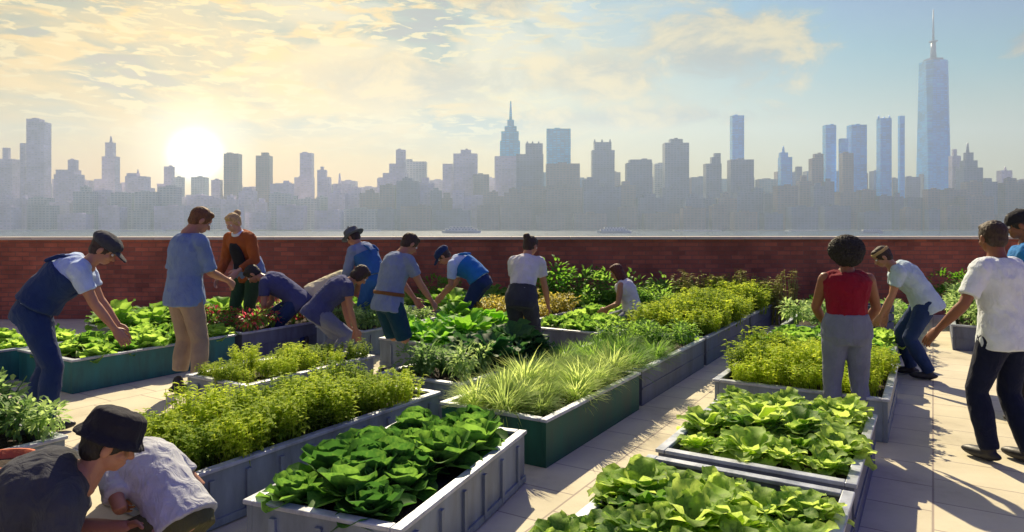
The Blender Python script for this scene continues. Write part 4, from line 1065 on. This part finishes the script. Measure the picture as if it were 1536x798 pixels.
# ------------------------------------------------------------------ world
SUN_AZ, SUN_EL = R(-5), R(38)
w = bpy.data.worlds.new('World'); scene.world = w; w.use_nodes = True; nt = w.node_tree; nt.nodes.clear()
out = N(nt, 'ShaderNodeOutputWorld'); bg = N(nt, 'ShaderNodeBackground', Strength=1.0); L(nt, bg.outputs[0], out.inputs[0])
sky = N(nt, 'ShaderNodeTexSky', sky_type='NISHITA'); sky.sun_disc = False; sky.sun_elevation = SUN_EL; sky.sun_rotation = SUN_AZ
sky.air_density = 1.5; sky.dust_density = 3.0
tc = N(nt, 'ShaderNodeTexCoord'); sep = N(nt, 'ShaderNodeSeparateXYZ'); L(nt, tc.outputs['Generated'], sep.inputs[0])
az = math_(nt, 'ARCTAN2', sep.outputs[0], sep.outputs[1]); el = math_(nt, 'ARCSINE', sep.outputs[2])
def mixc(f, a, b, blend='MIX'):
    m = N(nt, 'ShaderNodeMix', data_type='RGBA', blend_type=blend); m.clamp_result = False
    for i, v in ((0, f), (6, a), (7, b)):
        if isinstance(v, (int, float)): m.inputs[i].default_value = v
        elif isinstance(v, tuple): m.inputs[i].default_value = (*v, 1)
        else: L(nt, v, m.inputs[i])
    return m.outputs[2]
def mrange(v, a, b, c=0.0, d=1.0):
    m = N(nt, 'ShaderNodeMapRange'); m.interpolation_type = 'SMOOTHSTEP'
    L(nt, v, m.inputs[0]); m.inputs[1].default_value = a; m.inputs[2].default_value = b; m.inputs[3].default_value = c; m.inputs[4].default_value = d
    return m.outputs[0]
EXPO = 0.95; K = 2 ** -EXPO
def c_(r_, g_, b_):      # photo colour (0-255) to scene-linear before exposure
    f = lambda x: (((x / 255 + .055) / 1.055) ** 2.4) * K
    return (f(r_), f(g_), f(b_))
right = ramp(nt, mrange(el, -.02, 1.2, 0, 1), [(0, c_(240, 226, 196)), (.0, c_(240, 226, 196))])
# blue side: cream near the skyline, blue above, deep blue at the zenith
g1 = mixc(mrange(el, .03, .20), c_(246, 228, 184), c_(190, 208, 218)); g1 = mixc(mrange(el, .14, .34), g1, c_(136, 178, 230))
g2 = mixc(mrange(el, .02, .26), c_(255, 212, 112), c_(230, 204, 156)); g2 = mixc(mrange(el, .22, .36), g2, c_(158, 182, 214))
side = mrange(az, -.45, .45)
base = mixc(side, g2, g1)
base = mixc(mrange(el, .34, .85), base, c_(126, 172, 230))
nish = mixc(1.0, sky.outputs[0], (.10 * K, .10 * K, .10 * K), 'MULTIPLY')
base = mixc(.25, base, nish)
# behind the viewer the sky is plain darker blue
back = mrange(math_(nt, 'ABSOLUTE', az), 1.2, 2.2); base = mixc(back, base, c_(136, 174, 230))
# clouds
cv = N(nt, 'ShaderNodeCombineXYZ'); L(nt, az, cv.inputs[0]); L(nt, el, cv.inputs[1])
def streak(rot, sc, nsc, detail, lo, hi, off=0.0, dist=0.6):
    mp = N(nt, 'ShaderNodeMapping'); mp.inputs['Rotation'].default_value = (0, 0, rot); mp.inputs['Scale'].default_value = sc; mp.inputs['Location'].default_value = (off, off * .7, 0)
    L(nt, cv.outputs[0], mp.inputs[0]); n = N(nt, 'ShaderNodeTexNoise', Scale=nsc, Detail=detail, Roughness=.55, Distortion=dist); L(nt, mp.outputs[0], n.inputs['Vector'])
    return mrange(n.outputs[0], lo, hi)
s1 = streak(R(17), (3.2, 12, 1), 3.4, 8.0, .50, .62); s2 = streak(R(17), (6, 24, 1), 4.2, 5.0, .52, .60, 3.1)
wide = streak(R(12), (1.6, 4.5, 1), 2.2, 5.0, .42, .62, 5.0)
mleft = math_(nt, 'MULTIPLY', mrange(az, .30, -.10), mrange(el, .06, .16))
greyc = mixc(math_(nt, 'MULTIPLY', math_(nt, 'MULTIPLY', wide, mleft), 1.0), base, c_(176, 186, 200))
st1 = math_(nt, 'MULTIPLY', math_(nt, 'MULTIPLY', s1, mleft), .95)
c1 = mixc(st1, greyc, c_(255, 228, 176))
st2 = math_(nt, 'MULTIPLY', math_(nt, 'MULTIPLY', s2, mleft), .9)
c1 = mixc(st2, c1, c_(255, 242, 206))
def blob(a0, e0, ra, re, lo=.35, hi=.75, nsc=9.0, off=0.0):
    dx = math_(nt, 'DIVIDE', math_(nt, 'SUBTRACT', az, a0), ra); dy = math_(nt, 'DIVIDE', math_(nt, 'SUBTRACT', el, e0), re)
    rr = math_(nt, 'SQRT', math_(nt, 'ADD', math_(nt, 'MULTIPLY', dx, dx), math_(nt, 'MULTIPLY', dy, dy)))
    mp = N(nt, 'ShaderNodeMapping'); mp.inputs['Scale'].default_value = (1, 2.0, 1); mp.inputs['Location'].default_value = (off, off, 0); L(nt, cv.outputs[0], mp.inputs[0])
    n = N(nt, 'ShaderNodeTexNoise', Scale=nsc, Detail=8.0, Roughness=.62, Distortion=.4); L(nt, mp.outputs[0], n.inputs['Vector'])
    v = math_(nt, 'ADD', math_(nt, 'SUBTRACT', 1.0, rr), math_(nt, 'MULTIPLY', math_(nt, 'SUBTRACT', n.outputs[0], .5), 2.6))
    return mrange(v, lo, hi), n.outputs[0]
for (a0, e0, ra, re, nsc, off) in ((.29, .235, .19, .10, 9, 0), (.12, .21, .13, .05, 11, 2.2), (.66, .21, .07, .03, 14, 4.0), (.20, .15, .3, .022, 12, 7.0), (-.02, .31, .08, .03, 13, 9.0), (-.13, .20, .30, .06, 9, 11.0)):
    f, n = blob(a0, e0, ra, re, .12, .75, nsc, off)
    cc = mixc(mrange(n, .42, .66), c_(204, 196, 196), c_(255, 234, 196))
    c1 = mixc(math_(nt, 'MULTIPLY', f, .95), c1, cc)
c1 = mixc(1.0, c1, (.25, .21, .20), 'SUBTRACT'); c1 = mixc(1.0, c1, (1.36, 1.26, 1.16), 'MULTIPLY'); c1 = mixc(1.0, c1, (.02, .02, .02), 'LIGHTEN')
c1 = mixc(1.0, c1, mixc(side, (1.08, .98, .78), (1, 1, 1)), 'MULTIPLY')
# the sun seen through bright air, low over the skyline
sa, se = math.atan((293 - CX) / F), math.asin((HY - 232) / math.sqrt(F * F + 475 ** 2 + 103 ** 2))
sd = Vector((math.sin(sa) * math.cos(se), math.cos(sa) * math.cos(se), math.sin(se)))
dp = N(nt, 'ShaderNodeVectorMath', operation='DOT_PRODUCT'); L(nt, tc.outputs['Generated'], dp.inputs[0]); dp.inputs[1].default_value = sd
ang = math_(nt, 'ARCCOSINE', math_(nt, 'MINIMUM', dp.outputs['Value'], 0.999999))
glow = math_(nt, 'EXPONENT', math_(nt, 'MULTIPLY', math_(nt, 'POWER', math_(nt, 'DIVIDE', ang, .25), 1.1), -1.0))
c1 = mixc(1.0, c1, mixc(1.0, mixc(0.0, (.44, .22, .0), (0, 0, 0)), glow, 'MULTIPLY'), 'ADD')
disc = mrange(ang, .044, .012)
halo = mrange(ang, .10, .02)
c1 = mixc(math_(nt, 'MULTIPLY', halo, .55), c1, (1.0, .90, .62)); c1 = mixc(disc, c1, (1.9, 1.8, 1.55))
# below the horizon
c1 = mixc(mrange(el, -.01, -.08), c1, (.10, .12, .16))
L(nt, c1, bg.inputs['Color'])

sl_ = bpy.data.lights.new('sun', 'SUN'); sl_.energy = 5.0; sl_.angle = R(0.6); sl_.color = (1.0, .84, .57)
so = bpy.data.objects.new('sun', sl_); COL.objects.link(so)
sdv = Vector((math.sin(SUN_AZ) * math.cos(SUN_EL), math.cos(SUN_AZ) * math.cos(SUN_EL), math.sin(SUN_EL)))
so.rotation_euler = sdv.to_track_quat('Z', 'Y').to_euler()

cam = bpy.data.cameras.new('camera'); co = bpy.data.objects.new('camera', cam); COL.objects.link(co)
cam.sensor_width = 36; cam.lens = 36 * F / 1536; cam.shift_y = -(399 - HY) / 1536; cam.clip_end = 40000; cam.clip_start = .05
co.location = (0, 0, CH); co.rotation_euler = (R(90), 0, 0); scene.camera = co
scene.view_settings.view_transform = 'Standard'; scene.view_settings.look = 'None'; scene.view_settings.exposure = EXPO; scene.view_settings.gamma = 1
scene.cycles.volume_max_steps = 64

bpy.data.scenes.remove(TMP)
